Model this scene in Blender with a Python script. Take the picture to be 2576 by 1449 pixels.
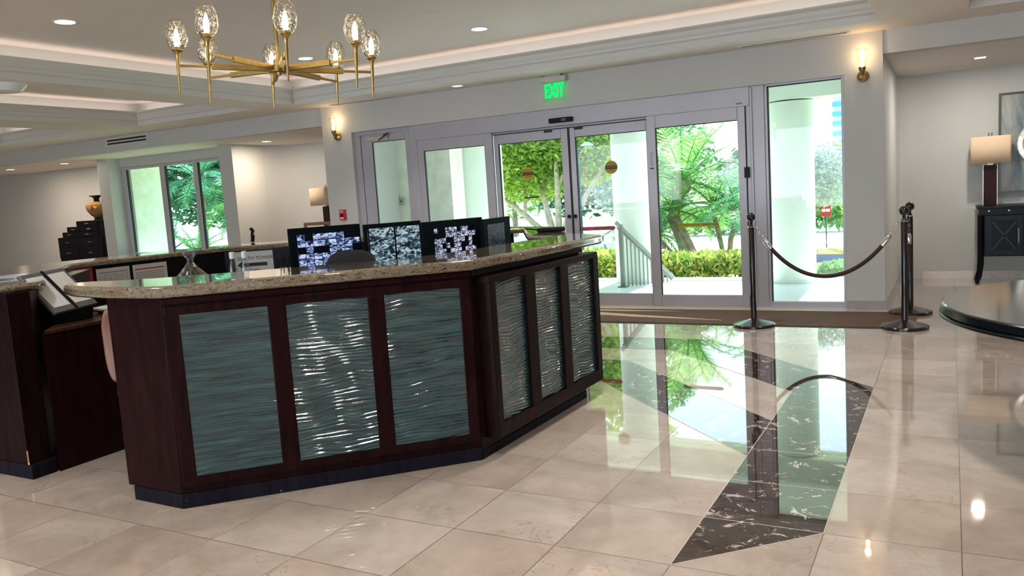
import bpy, bmesh, math, random
from mathutils import Vector, Matrix, Euler
random.seed(7)
PI = math.pi
for o in list(bpy.data.objects): bpy.data.objects.remove(o, do_unlink=True)
sc = bpy.context.scene
COL = sc.collection

# ---------------------------------------------------------------- camera
cd = bpy.data.cameras.new('camera'); cam = bpy.data.objects.new('camera', cd); COL.objects.link(cam)
cd.sensor_width = 36.0; cd.lens = 2029.63 / 2576 * 36.0; cd.clip_start = 0.05; cd.clip_end = 400
r0 = Vector((0.87837167, 0.47375799, -0.06337648)); r1 = Vector((0.00027130, -0.13308697, -0.99110433)); r2 = Vector((-0.47797818, 0.87054077, -0.11702835))
m = Matrix((r0, -r1, -r2)).transposed().to_4x4(); m.translation = Vector((0, 0, 1.5))
cam.matrix_world = m
sc.camera = cam

# ---------------------------------------------------------------- world, sun, exposure
w = bpy.data.worlds.new('sky'); sc.world = w; w.use_nodes = True
nt = w.node_tree; nt.nodes.clear()
wo = nt.nodes.new('ShaderNodeOutputWorld'); bg = nt.nodes.new('ShaderNodeBackground')
cr = nt.nodes.new('ShaderNodeValToRGB'); tc = nt.nodes.new('ShaderNodeTexCoord'); sx = nt.nodes.new('ShaderNodeSeparateXYZ')
nt.links.new(tc.outputs['Generated'], sx.inputs[0]); nt.links.new(sx.outputs['Z'], cr.inputs[0]); nt.links.new(cr.outputs[0], bg.inputs[0])
cr.color_ramp.elements[0].position = 0.0; cr.color_ramp.elements[0].color = (0.93, 0.97, 1.0, 1)
cr.color_ramp.elements[1].position = 0.6; cr.color_ramp.elements[1].color = (0.42, 0.68, 1.0, 1)
bg.inputs[1].default_value = 3.3
nt.links.new(bg.outputs[0], wo.inputs[0])

def light(name, kind, loc, energy, color, **k):
    d = bpy.data.lights.new(name, kind); d.energy = energy; d.color = color
    for a, b in k.items():
        if a not in ('rot',): setattr(d, a, b)
    o = bpy.data.objects.new(name, d); o.location = loc
    if 'rot' in k: o.rotation_euler = k['rot']
    COL.objects.link(o); return o
light('sun', 'SUN', (0, 20, 20), 15.0, (1.0, 0.95, 0.86), angle=0.01, rot=(math.radians(-40), 0, math.radians(2)))
# daylight from the tall windows behind the camera
for x in (-9.5, -4.5, 0.8):
    light('window_daylight', 'AREA', (x, -6.75, 1.7), 125, (0.78, 0.89, 1.0), shape='RECTANGLE', size=3.6, size_y=2.4, rot=(math.radians(-90), 0, PI))

sc.view_settings.view_transform = 'Standard'; sc.view_settings.look = 'None'; sc.view_settings.gamma = 1
sc.view_settings.use_curve_mapping = False
sc.view_settings.exposure = 0.12
sc.cycles.max_bounces = 10; sc.cycles.diffuse_bounces = 5; sc.cycles.glossy_bounces = 4; sc.cycles.transmission_bounces = 6
sc.cycles.transparent_max_bounces = 24; sc.cycles.sample_clamp_indirect = 6.0; sc.cycles.caustics_reflective = False; sc.cycles.caustics_refractive = False
sc.cycles.use_denoising = True

# ---------------------------------------------------------------- helpers
class MB:
    def __init__(s): s.v = []; s.f = []; s.m = []; s.mi = 0
    def add(s, vs, fs):
        n = len(s.v); s.v += [tuple(v) for v in vs]; s.f += [tuple(i + n for i in f) for f in fs]; s.m += [s.mi] * len(fs); return s
    def box(s, x0, x1, y0, y1, z0, z1):
        return s.add([(x0,y0,z0),(x1,y0,z0),(x1,y1,z0),(x0,y1,z0),(x0,y0,z1),(x1,y0,z1),(x1,y1,z1),(x0,y1,z1)],
            [(0,3,2,1),(4,5,6,7),(0,1,5,4),(1,2,6,5),(2,3,7,6),(3,0,4,7)])
    def hexa(s, p):  # 8 corners: bottom 4, top 4
        return s.add(p, [(0,3,2,1),(4,5,6,7),(0,1,5,4),(1,2,6,5),(2,3,7,6),(3,0,4,7)])
    def prism(s, poly, z0, z1):
        a = sum(poly[i][0]*poly[(i+1)%len(poly)][1] - poly[(i+1)%len(poly)][0]*poly[i][1] for i in range(len(poly)))
        if a < 0: poly = poly[::-1]
        n = len(poly)
        return s.add([(x,y,z0) for x,y in poly] + [(x,y,z1) for x,y in poly],
            [tuple(range(n))[::-1], tuple(range(n, 2*n))] + [(i,(i+1)%n,(i+1)%n+n,i+n) for i in range(n)])
    def lathe(s, prof, c=(0,0,0), n=24, axis='z', sx=1.0, sy=1.0):
        vs = []; fs = []
        for r, z in prof:
            for i in range(n):
                t = 2*PI*i/n; p = (r*math.cos(t)*sx, r*math.sin(t)*sy, z)
                if axis == 'y': p = (p[0], -p[2], p[1])
                if axis == 'x': p = (p[2], p[0], p[1])
                vs.append((c[0]+p[0], c[1]+p[1], c[2]+p[2]))
        k = len(prof)
        for j in range(k-1):
            for i in range(n): fs.append((j*n+i, j*n+(i+1)%n, (j+1)*n+(i+1)%n, (j+1)*n+i))
        if prof[0][0] > 1e-5: fs.append(tuple(range(n))[::-1])
        if prof[-1][0] > 1e-5: fs.append(tuple((k-1)*n+i for i in range(n)))
        return s.add(vs, fs)
    def tube(s, pts, rad, n=10, caps=True):
        pts = [Vector(p) for p in pts]
        if not isinstance(rad, (list, tuple)): rad = [rad]*len(pts)
        vs = []; fs = []; up = None
        for i, p in enumerate(pts):
            d = (pts[min(i+1, len(pts)-1)] - pts[max(i-1, 0)]).normalized()
            if up is None: up = Vector((0,0,1)) if abs(d.z) < .9 else Vector((1,0,0))
            a = d.cross(up).normalized(); b = a.cross(d).normalized(); up = b
            for k in range(n):
                t = 2*PI*k/n; vs.append(p + (a*math.cos(t) + b*math.sin(t))*rad[i])
        for j in range(len(pts)-1):
            for k in range(n): fs.append((j*n+k, j*n+(k+1)%n, (j+1)*n+(k+1)%n, (j+1)*n+k))
        if caps: fs += [tuple(range(n))[::-1], tuple((len(pts)-1)*n+k for k in range(n))]
        return s.add(vs, fs)
    def bar(s, p, q, w, h):   # rectangular bar between two points
        p = Vector(p); q = Vector(q); d = (q-p).normalized()
        up = Vector((0,0,1)) if abs(d.z) < .95 else Vector((0,1,0))
        a = d.cross(up).normalized()*w/2; b = a.cross(d).normalized()*h/2
        c = [p-a-b, p+a-b, q+a-b, q-a-b, p-a+b, p+a+b, q+a+b, q-a+b]
        return s.hexa(c)
    def sphere(s, c, r, n=16, sz=1.0):
        return s.lathe([(r*math.sin(PI*j/10), -r*sz*math.cos(PI*j/10)) for j in range(11)], c, n)
    def quad(s, a, b, c, d): return s.add([a,b,c,d], [(0,1,2,3)])
    def build(s, name, mats, parent=None, bevel=0, smooth=True, seg=2, kind=None, world=True, ang=35):
        me = bpy.data.meshes.new(name); me.from_pydata(s.v, [], s.f); me.update()
        if not isinstance(mats, (list, tuple)): mats = [mats]
        for mm in mats: me.materials.append(mm)
        if len(mats) > 1:
            for p, k in zip(me.polygons, s.m): p.material_index = k
        bm = bmesh.new(); bm.from_mesh(me)
        if len(bm.faces) < 30000: bmesh.ops.remove_doubles(bm, verts=bm.verts, dist=1e-6)
        bmesh.ops.recalc_face_normals(bm, faces=bm.faces) if smooth != 'keep' else None
        bm.to_mesh(me); bm.free()
        if smooth:
            for p in me.polygons: p.use_smooth = True
            me.set_sharp_from_angle(angle=math.radians(ang))
        o = bpy.data.objects.new(name, me); COL.objects.link(o)
        if parent is not None:
            o.parent = parent
            if world:
                q = parent; off = Vector((0,0,0))
                while q is not None: off += q.location; q = q.parent
                o.location = -off
        if bevel:
            b = o.modifiers.new('edge', 'BEVEL'); b.width = bevel; b.segments = seg; b.limit_method = 'ANGLE'; b.angle_limit = math.radians(40)
        if kind: o['kind'] = kind
        return o
def thing(name, label, cat, loc=(0,0,0), rz=0, group=None):
    o = bpy.data.objects.new(name, None); COL.objects.link(o); o.location = loc; o.rotation_euler = (0,0,rz); o.empty_display_size = .1
    return tag(o, label, cat, group)
def tag(o, label, cat, group=None):
    o['label'] = label; o['category'] = cat
    if group: o['group'] = group
    return o
def S(o): o['kind'] = 'structure'; return o
def copy_tree(o, parent=None):
    c = o.copy(); COL.objects.link(c)
    if parent is not None: c.parent = parent
    for ch in o.children: copy_tree(ch, c)
    return c

# ---------------------------------------------------------------- materials
def new(name):
    mt = bpy.data.materials.new(name); mt.use_nodes = True; n = mt.node_tree
    return mt, n, n.nodes['Principled BSDF']
def setp(b, **k):
    for a, v in k.items():
        a = a.replace('_', ' ')
        b.inputs[a].default_value = v
def nd(n, t, **k):
    x = n.nodes.new(t)
    for a, v in k.items():
        if a.startswith('i_'): x.inputs[a[2:].replace('_', ' ')].default_value = v
        else: setattr(x, a, v)
    return x
def plain(name, col, rough=.5, metal=0, coat=0, var=.06, scale=6, bump=0, bscale=60, spec=.5, coords='Object', emit=None, es=0):
    mt, n, b = new(name)
    setp(b, Roughness=rough, Metallic=metal); b.inputs['Coat Weight'].default_value = coat; b.inputs['Coat Roughness'].default_value = .08
    b.inputs['Specular IOR Level'].default_value = spec
    t = nd(n, 'ShaderNodeTexCoord'); no = nd(n, 'ShaderNodeTexNoise', i_Scale=scale, i_Detail=4.0); n.links.new(t.outputs[coords], no.inputs['Vector'])
    r = nd(n, 'ShaderNodeValToRGB'); n.links.new(no.outputs[0], r.inputs[0])
    r.color_ramp.elements[0].position = .3; r.color_ramp.elements[1].position = .7
    r.color_ramp.elements[0].color = tuple(max(0, c*(1-var)) for c in col) + (1,); r.color_ramp.elements[1].color = tuple(min(1, c*(1+var)) for c in col) + (1,)
    n.links.new(r.outputs[0], b.inputs['Base Color'])
    if bump:
        n2 = nd(n, 'ShaderNodeTexNoise', i_Scale=bscale, i_Detail=6.0); n.links.new(t.outputs[coords], n2.inputs['Vector'])
        bp = nd(n, 'ShaderNodeBump', i_Strength=bump, i_Distance=.01); n.links.new(n2.outputs[0], bp.inputs['Height']); n.links.new(bp.outputs[0], b.inputs['Normal'])
    if emit: b.inputs['Emission Color'].default_value = tuple(emit) + (1,); b.inputs['Emission Strength'].default_value = es
    return mt
def glow(name, col, s):
    mt, n, b = new(name); n.nodes.remove(b); e = nd(n, 'ShaderNodeEmission', i_Strength=s); e.inputs[0].default_value = tuple(col) + (1,)
    n.links.new(e.outputs[0], n.nodes['Material Output'].inputs[0]); return mt
def glass(name, tint, refl=1.0, rough=0.0, bump=0, bscale=20):
    mt, n, b = new(name); n.nodes.remove(b)
    t = nd(n, 'ShaderNodeBsdfTransparent'); t.inputs[0].default_value = tuple(tint) + (1,)
    g = nd(n, 'ShaderNodeBsdfGlossy', i_Roughness=rough); lw = nd(n, 'ShaderNodeLayerWeight'); lw.inputs[0].default_value = .5
    pw = nd(n, 'ShaderNodeMath', operation='POWER'); pw.inputs[1].default_value = 4.0; n.links.new(lw.outputs['Facing'], pw.inputs[0])
    fr = nd(n, 'ShaderNodeMath', operation='MULTIPLY_ADD'); n.links.new(pw.outputs[0], fr.inputs[0]); fr.inputs[1].default_value = .9; fr.inputs[2].default_value = .05
    mu = nd(n, 'ShaderNodeMath', operation='MULTIPLY'); mu.inputs[1].default_value = refl; mu.use_clamp = True
    mx = nd(n, 'ShaderNodeMixShader'); n.links.new(fr.outputs[0], mu.inputs[0]); n.links.new(mu.outputs[0], mx.inputs[0])
    n.links.new(t.outputs[0], mx.inputs[1]); n.links.new(g.outputs[0], mx.inputs[2]); n.links.new(mx.outputs[0], n.nodes['Material Output'].inputs[0])
    if bump:
        tcd = nd(n, 'ShaderNodeTexCoord'); no = nd(n, 'ShaderNodeTexNoise', i_Scale=bscale, i_Detail=2.0); n.links.new(tcd.outputs['Object'], no.inputs['Vector'])
        bp = nd(n, 'ShaderNodeBump', i_Strength=bump, i_Distance=.02); n.links.new(no.outputs[0], bp.inputs['Height'])
        n.links.new(bp.outputs[0], g.inputs['Normal']); n.links.new(bp.outputs[0], lw.inputs['Normal'])
    return mt

WALL = plain('painted_plaster', (.56,.58,.57), .55, var=.012, scale=1.5, bump=.03, bscale=300)
CEIL = plain('ceiling_paint', (.76,.725,.685), .7, var=.012, scale=1.2, bump=.02, bscale=300)
TRIMM = plain('white_moulding', (.64,.65,.635), .4, var=.01, scale=2)
ALU = plain('painted_aluminium', (.44,.445,.50), .35, metal=.15, var=.03, scale=3)
ALU2 = plain('satin_aluminium', (.55,.55,.60), .3, metal=.2, var=.03, scale=3)
BLK = plain('black_plastic', (.007,.007,.010), .4, var=.2, spec=.15)
GASK = plain('rubber_gasket', (.015,.017,.022), .6, var=.2)
DOORGL = glass('door_glass', (.90,.98,.94), .8)
WINGL = glass('window_glass', (.66,.90,.88), 1.0)
BRASS = plain('aged_brass', (.42,.30,.11), .34, metal=1, var=.12, scale=30)
BRASS2 = plain('dark_brass', (.30,.21,.08), .35, metal=1, var=.12, scale=30)
CHROME = plain('chrome', (.80,.80,.82), .08, metal=1, var=.03)
LED = glow('led_strip', (1.0,.78,.66), 5.0)
DOWN = glow('downlight', (1.0,.92,.78), 4.0)
BULB = glow('bulb', (1.0,.80,.45), 14.0)
PAPER = plain('paper', (.72,.73,.74), .6, var=.04, scale=20)
DKWOOD0 = None

def wood(name, c1, c2, rough=.28, coat=.3, scale=(4,4,.6), wear=False, spec=.07):
    mt, n, b = new(name); setp(b, Roughness=rough); b.inputs['Coat Weight'].default_value = coat*.3; b.inputs['Coat Roughness'].default_value = .12; b.inputs['Specular IOR Level'].default_value = spec
    t = nd(n, 'ShaderNodeTexCoord'); mp = nd(n, 'ShaderNodeMapping'); mp.inputs['Scale'].default_value = scale
    no = nd(n, 'ShaderNodeTexNoise', i_Scale=7.0, i_Detail=8.0, i_Distortion=.6); n.links.new(t.outputs['Object'], mp.inputs[0]); n.links.new(mp.outputs[0], no.inputs['Vector'])
    r = nd(n, 'ShaderNodeValToRGB'); n.links.new(no.outputs[0], r.inputs[0]); r.color_ramp.elements[0].position = .35; r.color_ramp.elements[1].position = .72
    r.color_ramp.elements[0].color = c1 + (1,); r.color_ramp.elements[1].color = c2 + (1,)
    out = r.outputs[0]
    if wear:
        n2 = nd(n, 'ShaderNodeTexNoise', i_Scale=55.0, i_Detail=3.0); n.links.new(t.outputs['Object'], n2.inputs['Vector'])
        r2 = nd(n, 'ShaderNodeValToRGB'); r2.color_ramp.elements[0].position = .735; r2.color_ramp.elements[1].position = .76; n.links.new(n2.outputs[0], r2.inputs[0])
        mx = nd(n, 'ShaderNodeMix', data_type='RGBA'); n.links.new(r2.outputs[0], mx.inputs[0]); n.links.new(out, mx.inputs[6]); mx.inputs[7].default_value = (.35,.28,.24,1); out = mx.outputs[2]
    n.links.new(out, b.inputs['Base Color'])
    return mt
MAHOG = wood('dark_mahogany', (.009,.0022,.003), (.021,.0055,.006), .33, .0)
ESPR = wood('espresso_wood', (.007,.0026,.003), (.016,.006,.006), .35, .0)
PLINTH = wood('scuffed_plinth', (.006,.005,.011), (.014,.011,.018), .5, 0, wear=True)
BLACKW = wood('black_lacquered_wood', (.004,.004,.007), (.009,.008,.012), .3, 0, spec=.12)
LAMPW = wood('wenge_lamp_wood', (.018,.005,.008), (.036,.010,.014), .4, 0, spec=.12)

def marble_tiles():
    mt, n, b = new('polished_marble_tiles')
    SX, SY, OX, OY = .50648, .49936, -3.00187, 2.43224
    t = nd(n, 'ShaderNodeTexCoord'); mp = nd(n, 'ShaderNodeMapping'); mp.vector_type = 'POINT'
    mp.inputs['Scale'].default_value = (1/SX, 1/SY, 1); mp.inputs['Location'].default_value = (-OX/SX, -OY/SY, 0)
    n.links.new(t.outputs['Object'], mp.inputs[0])
    sp = nd(n, 'ShaderNodeSeparateXYZ'); n.links.new(mp.outputs[0], sp.inputs[0])
    def M(op, a, b2=None, **k):
        x = nd(n, 'ShaderNodeMath', operation=op)
        for i, v in enumerate((a, b2)):
            if v is None: continue
            if isinstance(v, (int, float)): x.inputs[i].default_value = v
            else: n.links.new(v, x.inputs[i])
        return x.outputs[0]
    g = []
    for ax, sz in (('X', SX), ('Y', SY)):
        fr = M('FRACT', sp.outputs[ax]); d = M('MINIMUM', fr, M('SUBTRACT', 1.0, fr)); g.append(M('MULTIPLY', d, sz))
    dist = M('MINIMUM', g[0], g[1]); line = M('LESS_THAN', dist, .0021)
    cx = M('FLOOR', sp.outputs['X']); cy = M('FLOOR', sp.outputs['Y'])
    cb = nd(n, 'ShaderNodeCombineXYZ'); n.links.new(cx, cb.inputs[0]); n.links.new(cy, cb.inputs[1])
    wn = nd(n, 'ShaderNodeTexWhiteNoise'); n.links.new(cb.outputs[0], wn.inputs['Vector'])
    # per tile offset vein coordinates
    off = nd(n, 'ShaderNodeVectorMath', operation='MULTIPLY_ADD'); n.links.new(wn.outputs['Color'], off.inputs[0]); off.inputs[1].default_value = (17, 17, 17); n.links.new(t.outputs['Object'], off.inputs[2])
    n1 = nd(n, 'ShaderNodeTexNoise', i_Scale=2.2, i_Detail=8.0, i_Roughness=.62, i_Distortion=.5); n.links.new(off.outputs[0], n1.inputs['Vector'])
    r1 = nd(n, 'ShaderNodeValToRGB'); e = r1.color_ramp.elements
    e[0].position = .30; e[0].color = (.35,.29,.245,1); e[1].position = .66; e[1].color = (.52,.445,.385,1)
    n.links.new(n1.outputs[0], r1.inputs[0])
    hs = nd(n, 'ShaderNodeHueSaturation'); n.links.new(r1.outputs[0], hs.inputs['Color'])
    val = M('ADD', M('MULTIPLY', wn.outputs['Value'], .16), .91); n.links.new(val, hs.inputs['Value'])
    sat = M('ADD', M('MULTIPLY', wn.outputs['Value'], -.3), 1.12); n.links.new(sat, hs.inputs['Saturation'])
    # dark hairline veins
    v = nd(n, 'ShaderNodeTexNoise', i_Scale=3.2, i_Detail=6.0, i_Roughness=.6, i_Distortion=1.6); n.links.new(off.outputs[0], v.inputs['Vector'])
    ab = M('ABSOLUTE', M('SUBTRACT', v.outputs[0], .5)); vm = M('LESS_THAN', ab, .0045)
    v2 = nd(n, 'ShaderNodeTexNoise', i_Scale=1.6, i_Detail=3.0); n.links.new(off.outputs[0], v2.inputs['Vector'])
    mk = nd(n, 'ShaderNodeMapRange'); mk.inputs['From Min'].default_value = .44; mk.inputs['From Max'].default_value = .56; n.links.new(v2.outputs[0], mk.inputs[0])
    vm2 = M('MULTIPLY', M('MULTIPLY', vm, mk.outputs[0]), .62)
    mx = nd(n, 'ShaderNodeMix', data_type='RGBA'); n.links.new(vm2, mx.inputs[0]); n.links.new(hs.outputs[0], mx.inputs[6]); mx.inputs[7].default_value = (.26,.19,.12,1)
    # golden stains
    st = nd(n, 'ShaderNodeTexNoise', i_Scale=5.0, i_Detail=6.0, i_Distortion=1.0); n.links.new(off.outputs[0], st.inputs['Vector'])
    sm = nd(n, 'ShaderNodeMapRange'); sm.inputs['From Min'].default_value = .69; sm.inputs['From Max'].default_value = .76; n.links.new(st.outputs[0], sm.inputs[0])
    mx3 = nd(n, 'ShaderNodeMix', data_type='RGBA'); n.links.new(M('MULTIPLY', sm.outputs[0], .6), mx3.inputs[0]); n.links.new(mx.outputs[2], mx3.inputs[6]); mx3.inputs[7].default_value = (.42,.29,.14,1)
    mx2 = nd(n, 'ShaderNodeMix', data_type='RGBA'); n.links.new(line, mx2.inputs[0]); n.links.new(mx3.outputs[2], mx2.inputs[6]); mx2.inputs[7].default_value = (.13,.095,.07,1)
    n.links.new(mx2.outputs[2], b.inputs['Base Color'])
    rg = M('ADD', M('MULTIPLY', line, .4), .035); n.links.new(rg, b.inputs['Roughness'])
    b.inputs['IOR'].default_value = 1.55; b.inputs['Coat Weight'].default_value = .7; b.inputs['Coat Roughness'].default_value = .012; b.inputs['Coat IOR'].default_value = 1.6
    return mt
FLOORM = marble_tiles()
def dark_marble():
    mt, n, b = new('dark_emperador_marble')
    t = nd(n, 'ShaderNodeTexCoord')
    n1 = nd(n, 'ShaderNodeTexNoise', i_Scale=14.0, i_Detail=8.0, i_Roughness=.7, i_Distortion=.8); n.links.new(t.outputs['Object'], n1.inputs['Vector'])
    r = nd(n, 'ShaderNodeValToRGB'); e = r.color_ramp.elements; e[0].position = .35; e[0].color = (.010,.008,.008,1); e[1].position = .72; e[1].color = (.085,.050,.035,1); n.links.new(n1.outputs[0], r.inputs[0])
    v = nd(n, 'ShaderNodeTexNoise', i_Scale=8.0, i_Detail=10.0, i_Roughness=.72, i_Distortion=1.3); n.links.new(t.outputs['Object'], v.inputs['Vector'])
    mr = nd(n, 'ShaderNodeMapRange'); mr.inputs['From Min'].default_value = .57; mr.inputs['From Max'].default_value = .61; n.links.new(v.outputs[0], mr.inputs[0])
    mx = nd(n, 'ShaderNodeMix', data_type='RGBA'); n.links.new(mr.outputs[0], mx.inputs[0]); n.links.new(r.outputs[0], mx.inputs[6]); mx.inputs[7].default_value = (.50,.44,.38,1)
    n.links.new(mx.outputs[2], b.inputs['Base Color']); setp(b, Roughness=.035); b.inputs['IOR'].default_value = 1.55
    b.inputs['Coat Weight'].default_value = .7; b.inputs['Coat Roughness'].default_value = .012; b.inputs['Coat IOR'].default_value = 1.6
    return mt
DARKM = dark_marble()
def granite(name, top=False):
    mt, n, b = new(name)
    t = nd(n, 'ShaderNodeTexCoord'); mp = nd(n, 'ShaderNodeMapping'); mp.inputs['Scale'].default_value = (1,1,2.2); mp.inputs['Rotation'].default_value = (.3,.5,.6); n.links.new(t.outputs['Object'], mp.inputs[0])
    n1 = nd(n, 'ShaderNodeTexNoise', i_Scale=34.0, i_Detail=9.0, i_Roughness=.75, i_Distortion=1.2); n.links.new(mp.outputs[0], n1.inputs['Vector'])
    r = nd(n, 'ShaderNodeValToRGB'); n.links.new(n1.outputs[0], r.inputs[0]); e = r.color_ramp.elements
    e[0].position = .36; e[0].color = (.012,.010,.008,1); e[1].position = .70; e[1].color = (.46,.38,.27,1)
    for p, c in ((.44,(.09,.05,.03,1)), (.50,(.24,.18,.11,1)), (.56,(.13,.14,.11,1)), (.62,(.36,.27,.17,1))):
        x = r.color_ramp.elements.new(p); x.color = c
    n2 = nd(n, 'ShaderNodeTexNoise', i_Scale=3.0, i_Detail=4.0, i_Distortion=1.5); n.links.new(mp.outputs[0], n2.inputs['Vector'])
    mr = nd(n, 'ShaderNodeMapRange'); mr.inputs['From Min'].default_value = .60; mr.inputs['From Max'].default_value = .70; n.links.new(n2.outputs[0], mr.inputs[0])
    mm = nd(n, 'ShaderNodeMath', operation='MULTIPLY'); mm.inputs[1].default_value = .35; n.links.new(mr.outputs[0], mm.inputs[0])
    mx = nd(n, 'ShaderNodeMix', data_type='RGBA'); n.links.new(mm.outputs[0], mx.inputs[0]); n.links.new(r.outputs[0], mx.inputs[6]); mx.inputs[7].default_value = (.22,.06,.03,1)
    n.links.new(mx.outputs[2], b.inputs['Base Color']); setp(b, Roughness=.12); b.inputs['Coat Weight'].default_value = .9; b.inputs['Coat Roughness'].default_value = .015; b.inputs['Coat IOR'].default_value = 1.65
    return mt
GRAN = granite('speckled_granite')
def wave_glass():
    mt, n, b = new('rippled_teal_glass')
    t = nd(n, 'ShaderNodeTexCoord'); mp = nd(n, 'ShaderNodeMapping'); mp.inputs['Scale'].default_value = (1.2,1.2,14); n.links.new(t.outputs['Object'], mp.inputs[0])
    n1 = nd(n, 'ShaderNodeTexNoise', i_Scale=3.0, i_Detail=5.0); n.links.new(mp.outputs[0], n1.inputs['Vector'])
    r = nd(n, 'ShaderNodeValToRGB'); n.links.new(n1.outputs[0], r.inputs[0]); e = r.color_ramp.elements
    e[0].position = .35; e[0].color = (.006,.024,.034,1); e[1].position = .7; e[1].color = (.026,.085,.092,1)
    n.links.new(r.outputs[0], b.inputs['Base Color']); setp(b, Roughness=.13); b.inputs['Specular IOR Level'].default_value = .6
    b.inputs['Coat Weight'].default_value = .7; b.inputs['Coat Roughness'].default_value = .05; b.inputs['Coat IOR'].default_value = 1.7
    n2 = nd(n, 'ShaderNodeTexNoise', i_Scale=60.0, i_Detail=3.0); n.links.new(t.outputs['Object'], n2.inputs['Vector'])
    bp = nd(n, 'ShaderNodeBump', i_Strength=.12, i_Distance=.004); n.links.new(n2.outputs[0], bp.inputs['Height']); n.links.new(bp.outputs[0], b.inputs['Normal'])
    return mt
WAVE = wave_glass()
def leafmat(name, c1, c2, trans=.45):
    mt, n, b = new(name)
    g = nd(n, 'ShaderNodeNewGeometry'); r = nd(n, 'ShaderNodeValToRGB'); n.links.new(g.outputs['Random Per Island'], r.inputs[0])
    r.color_ramp.elements[0].color = c1 + (1,); r.color_ramp.elements[1].color = c2 + (1,)
    n.links.new(r.outputs[0], b.inputs['Base Color']); setp(b, Roughness=.45)
    tr = nd(n, 'ShaderNodeBsdfTranslucent'); n.links.new(r.outputs[0], tr.inputs[0])
    mx = nd(n, 'ShaderNodeMixShader'); mx.inputs[0].default_value = trans
    n.links.new(b.outputs[0], mx.inputs[1]); n.links.new(tr.outputs[0], mx.inputs[2]); n.links.new(mx.outputs[0], n.nodes['Material Output'].inputs[0])
    return mt
LEAF_L = leafmat('bright_leaves', (.14,.34,.05), (.55,.66,.14), .55)
LEAF_M = leafmat('mid_leaves', (.09,.26,.07), (.30,.50,.16), .5)
LEAF_D = leafmat('dark_leaves', (.012,.07,.035), (.07,.20,.08), .3)
LEAF_G = leafmat('grey_green_leaves', (.18,.28,.22), (.45,.56,.48), .5)
LEAF_Y = leafmat('croton_leaves', (.08,.24,.03), (.72,.66,.20), .4)
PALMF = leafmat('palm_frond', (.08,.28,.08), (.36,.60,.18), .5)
PALMD = leafmat('dark_palm_frond', (.04,.20,.11), (.20,.48,.24), .45)  # darker, bluer frond green for some of the palms
BARK = plain('bark', (.26,.20,.16), .8, var=.35, scale=9, bump=.6, bscale=25)
BARKL = plain('pale_bark', (.42,.36,.30), .8, var=.3, scale=9, bump=.6, bscale=25)
STUC = plain('rough_stucco', (.88,.90,.80), .85, var=.10, scale=5, bump=1.0, bscale=9)
COLM = plain('smooth_column_render', (.74,.84,.77), .7, var=.03, scale=3, bump=.05, bscale=60)
DECK = plain('porch_stone', (.82,.84,.88), .35, var=.04, scale=3)
GRASS = plain('lawn_grass', (.42,.48,.16), .9, var=.3, scale=14)
ROAD = plain('pale_concrete', (.72,.70,.70), .8, var=.06, scale=2)

# ---------------------------------------------------------------- floor
b = MB(); b.box(-22, 7, -7, 9.42, -.12, 0); b.box(-22, -8.2, 9.42, 12.3, -.12, 0); b.box(-.62, 7, 9.42, 12.3, -.12, 0); b.build('floor', FLOORM, smooth=False, kind='structure')
SX, SY, OX, OY = .50648, .49936, -3.00187, 2.43224
T = lambda u, v: (OX + u*SX, OY + v*SY)
b = MB()
def flat(poly, z=.0012):
    b.prism([T(*p) for p in poly], 0.0, z)
flat([(4,1),(5,2),(5,7.1),(4,8.1),(1.98,10.12),(-1.2,10.12),(-1.2,9.05),(1.55,9.05),(4,6.6)])
flat([(4,5.15),(1.1,8.05),(-1.2,8.05),(-1.2,6.8),(.95,6.8),(4,3.75)])
b.build('floor_inlay', DARKM, smooth=False, kind='structure')
b = MB()
for p, q in (((4,1),(4,3.75)),((4,5.15),(4,6.6)),((5,2),(5,7.1)),((4,1),(5,2)),((5,7.1),(1.98,10.12)),((4,6.6),(1.55,9.05)),((4,5.15),(1.1,8.05)),((4,3.75),(.95,6.8)),((4,3.75),(4,5.15)),((-1.2,10.12),(1.98,10.12)),((4,2),(5,2)),((4,3),(5,3)),((4,4),(5,4))):
    P_, Q_ = Vector(T(*p)+(0.0008,)), Vector(T(*q)+(0.0008,))
    b.bar(P_, Q_, .004, .0016)
b.build('floor_trim', plain('inlay_grout', (.50,.46,.42), .3), smooth=False, kind='structure')

# ---------------------------------------------------------------- walls
WY = 9.40
b = MB()
b.box(-8.05, -7.66, WY, WY+.2, 0, 2.95); b.box(-7.66, -1.0, WY, WY+.2, 2.515, 2.95); b.box(-1.0, -.62, WY, WY+.2, 0, 2.95)
b.build('wall_front', WALL, smooth=False, kind='structure')
b = MB(); b.box(-8.2, -8.05, WY+.002, 12.3, 0, 2.95); b.build('wall_alcove_side', WALL, smooth=False, kind='structure')
# right recess: side wall with rounded corner and back wall
R_ = .28; pts = [(-.62, WY+.2)] + [(-.62+R_-R_*math.cos(t), 12.12-R_+R_*math.sin(t)) for t in [PI/2*k/8 for k in range(9)]] + [(7, 12.12), (7, 12.3), (-.8, 12.3), (-.8, WY+.2)]
b = MB(); b.prism(pts, 0, 2.95); b.build('wall_right_recess', WALL, smooth=True, kind='structure')
b = MB(); b.box(7, 7.2, -7, 12.3, 0, 3.4); b.build('wall_right', WALL, smooth=False, kind='structure')
b = MB(); b.box(-22.2, -22, -7, 12.3, 0, 3.4); b.build('wall_left', WALL, smooth=False, kind='structure')
b = MB()
xs = [-22.2, -11.3, -7.7, -6.3, -2.7, -1.0, 2.6, 7.2]
for i in range(0, len(xs)-1, 2): b.box(xs[i], xs[i+1], -7.2, -7, 0, 3.4)
for i in range(1, len(xs)-1, 2): b.box(xs[i], xs[i+1], -7.2, -7, 0, .5); b.box(xs[i], xs[i+1], -7.2, -7, 2.9, 3.4)
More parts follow.
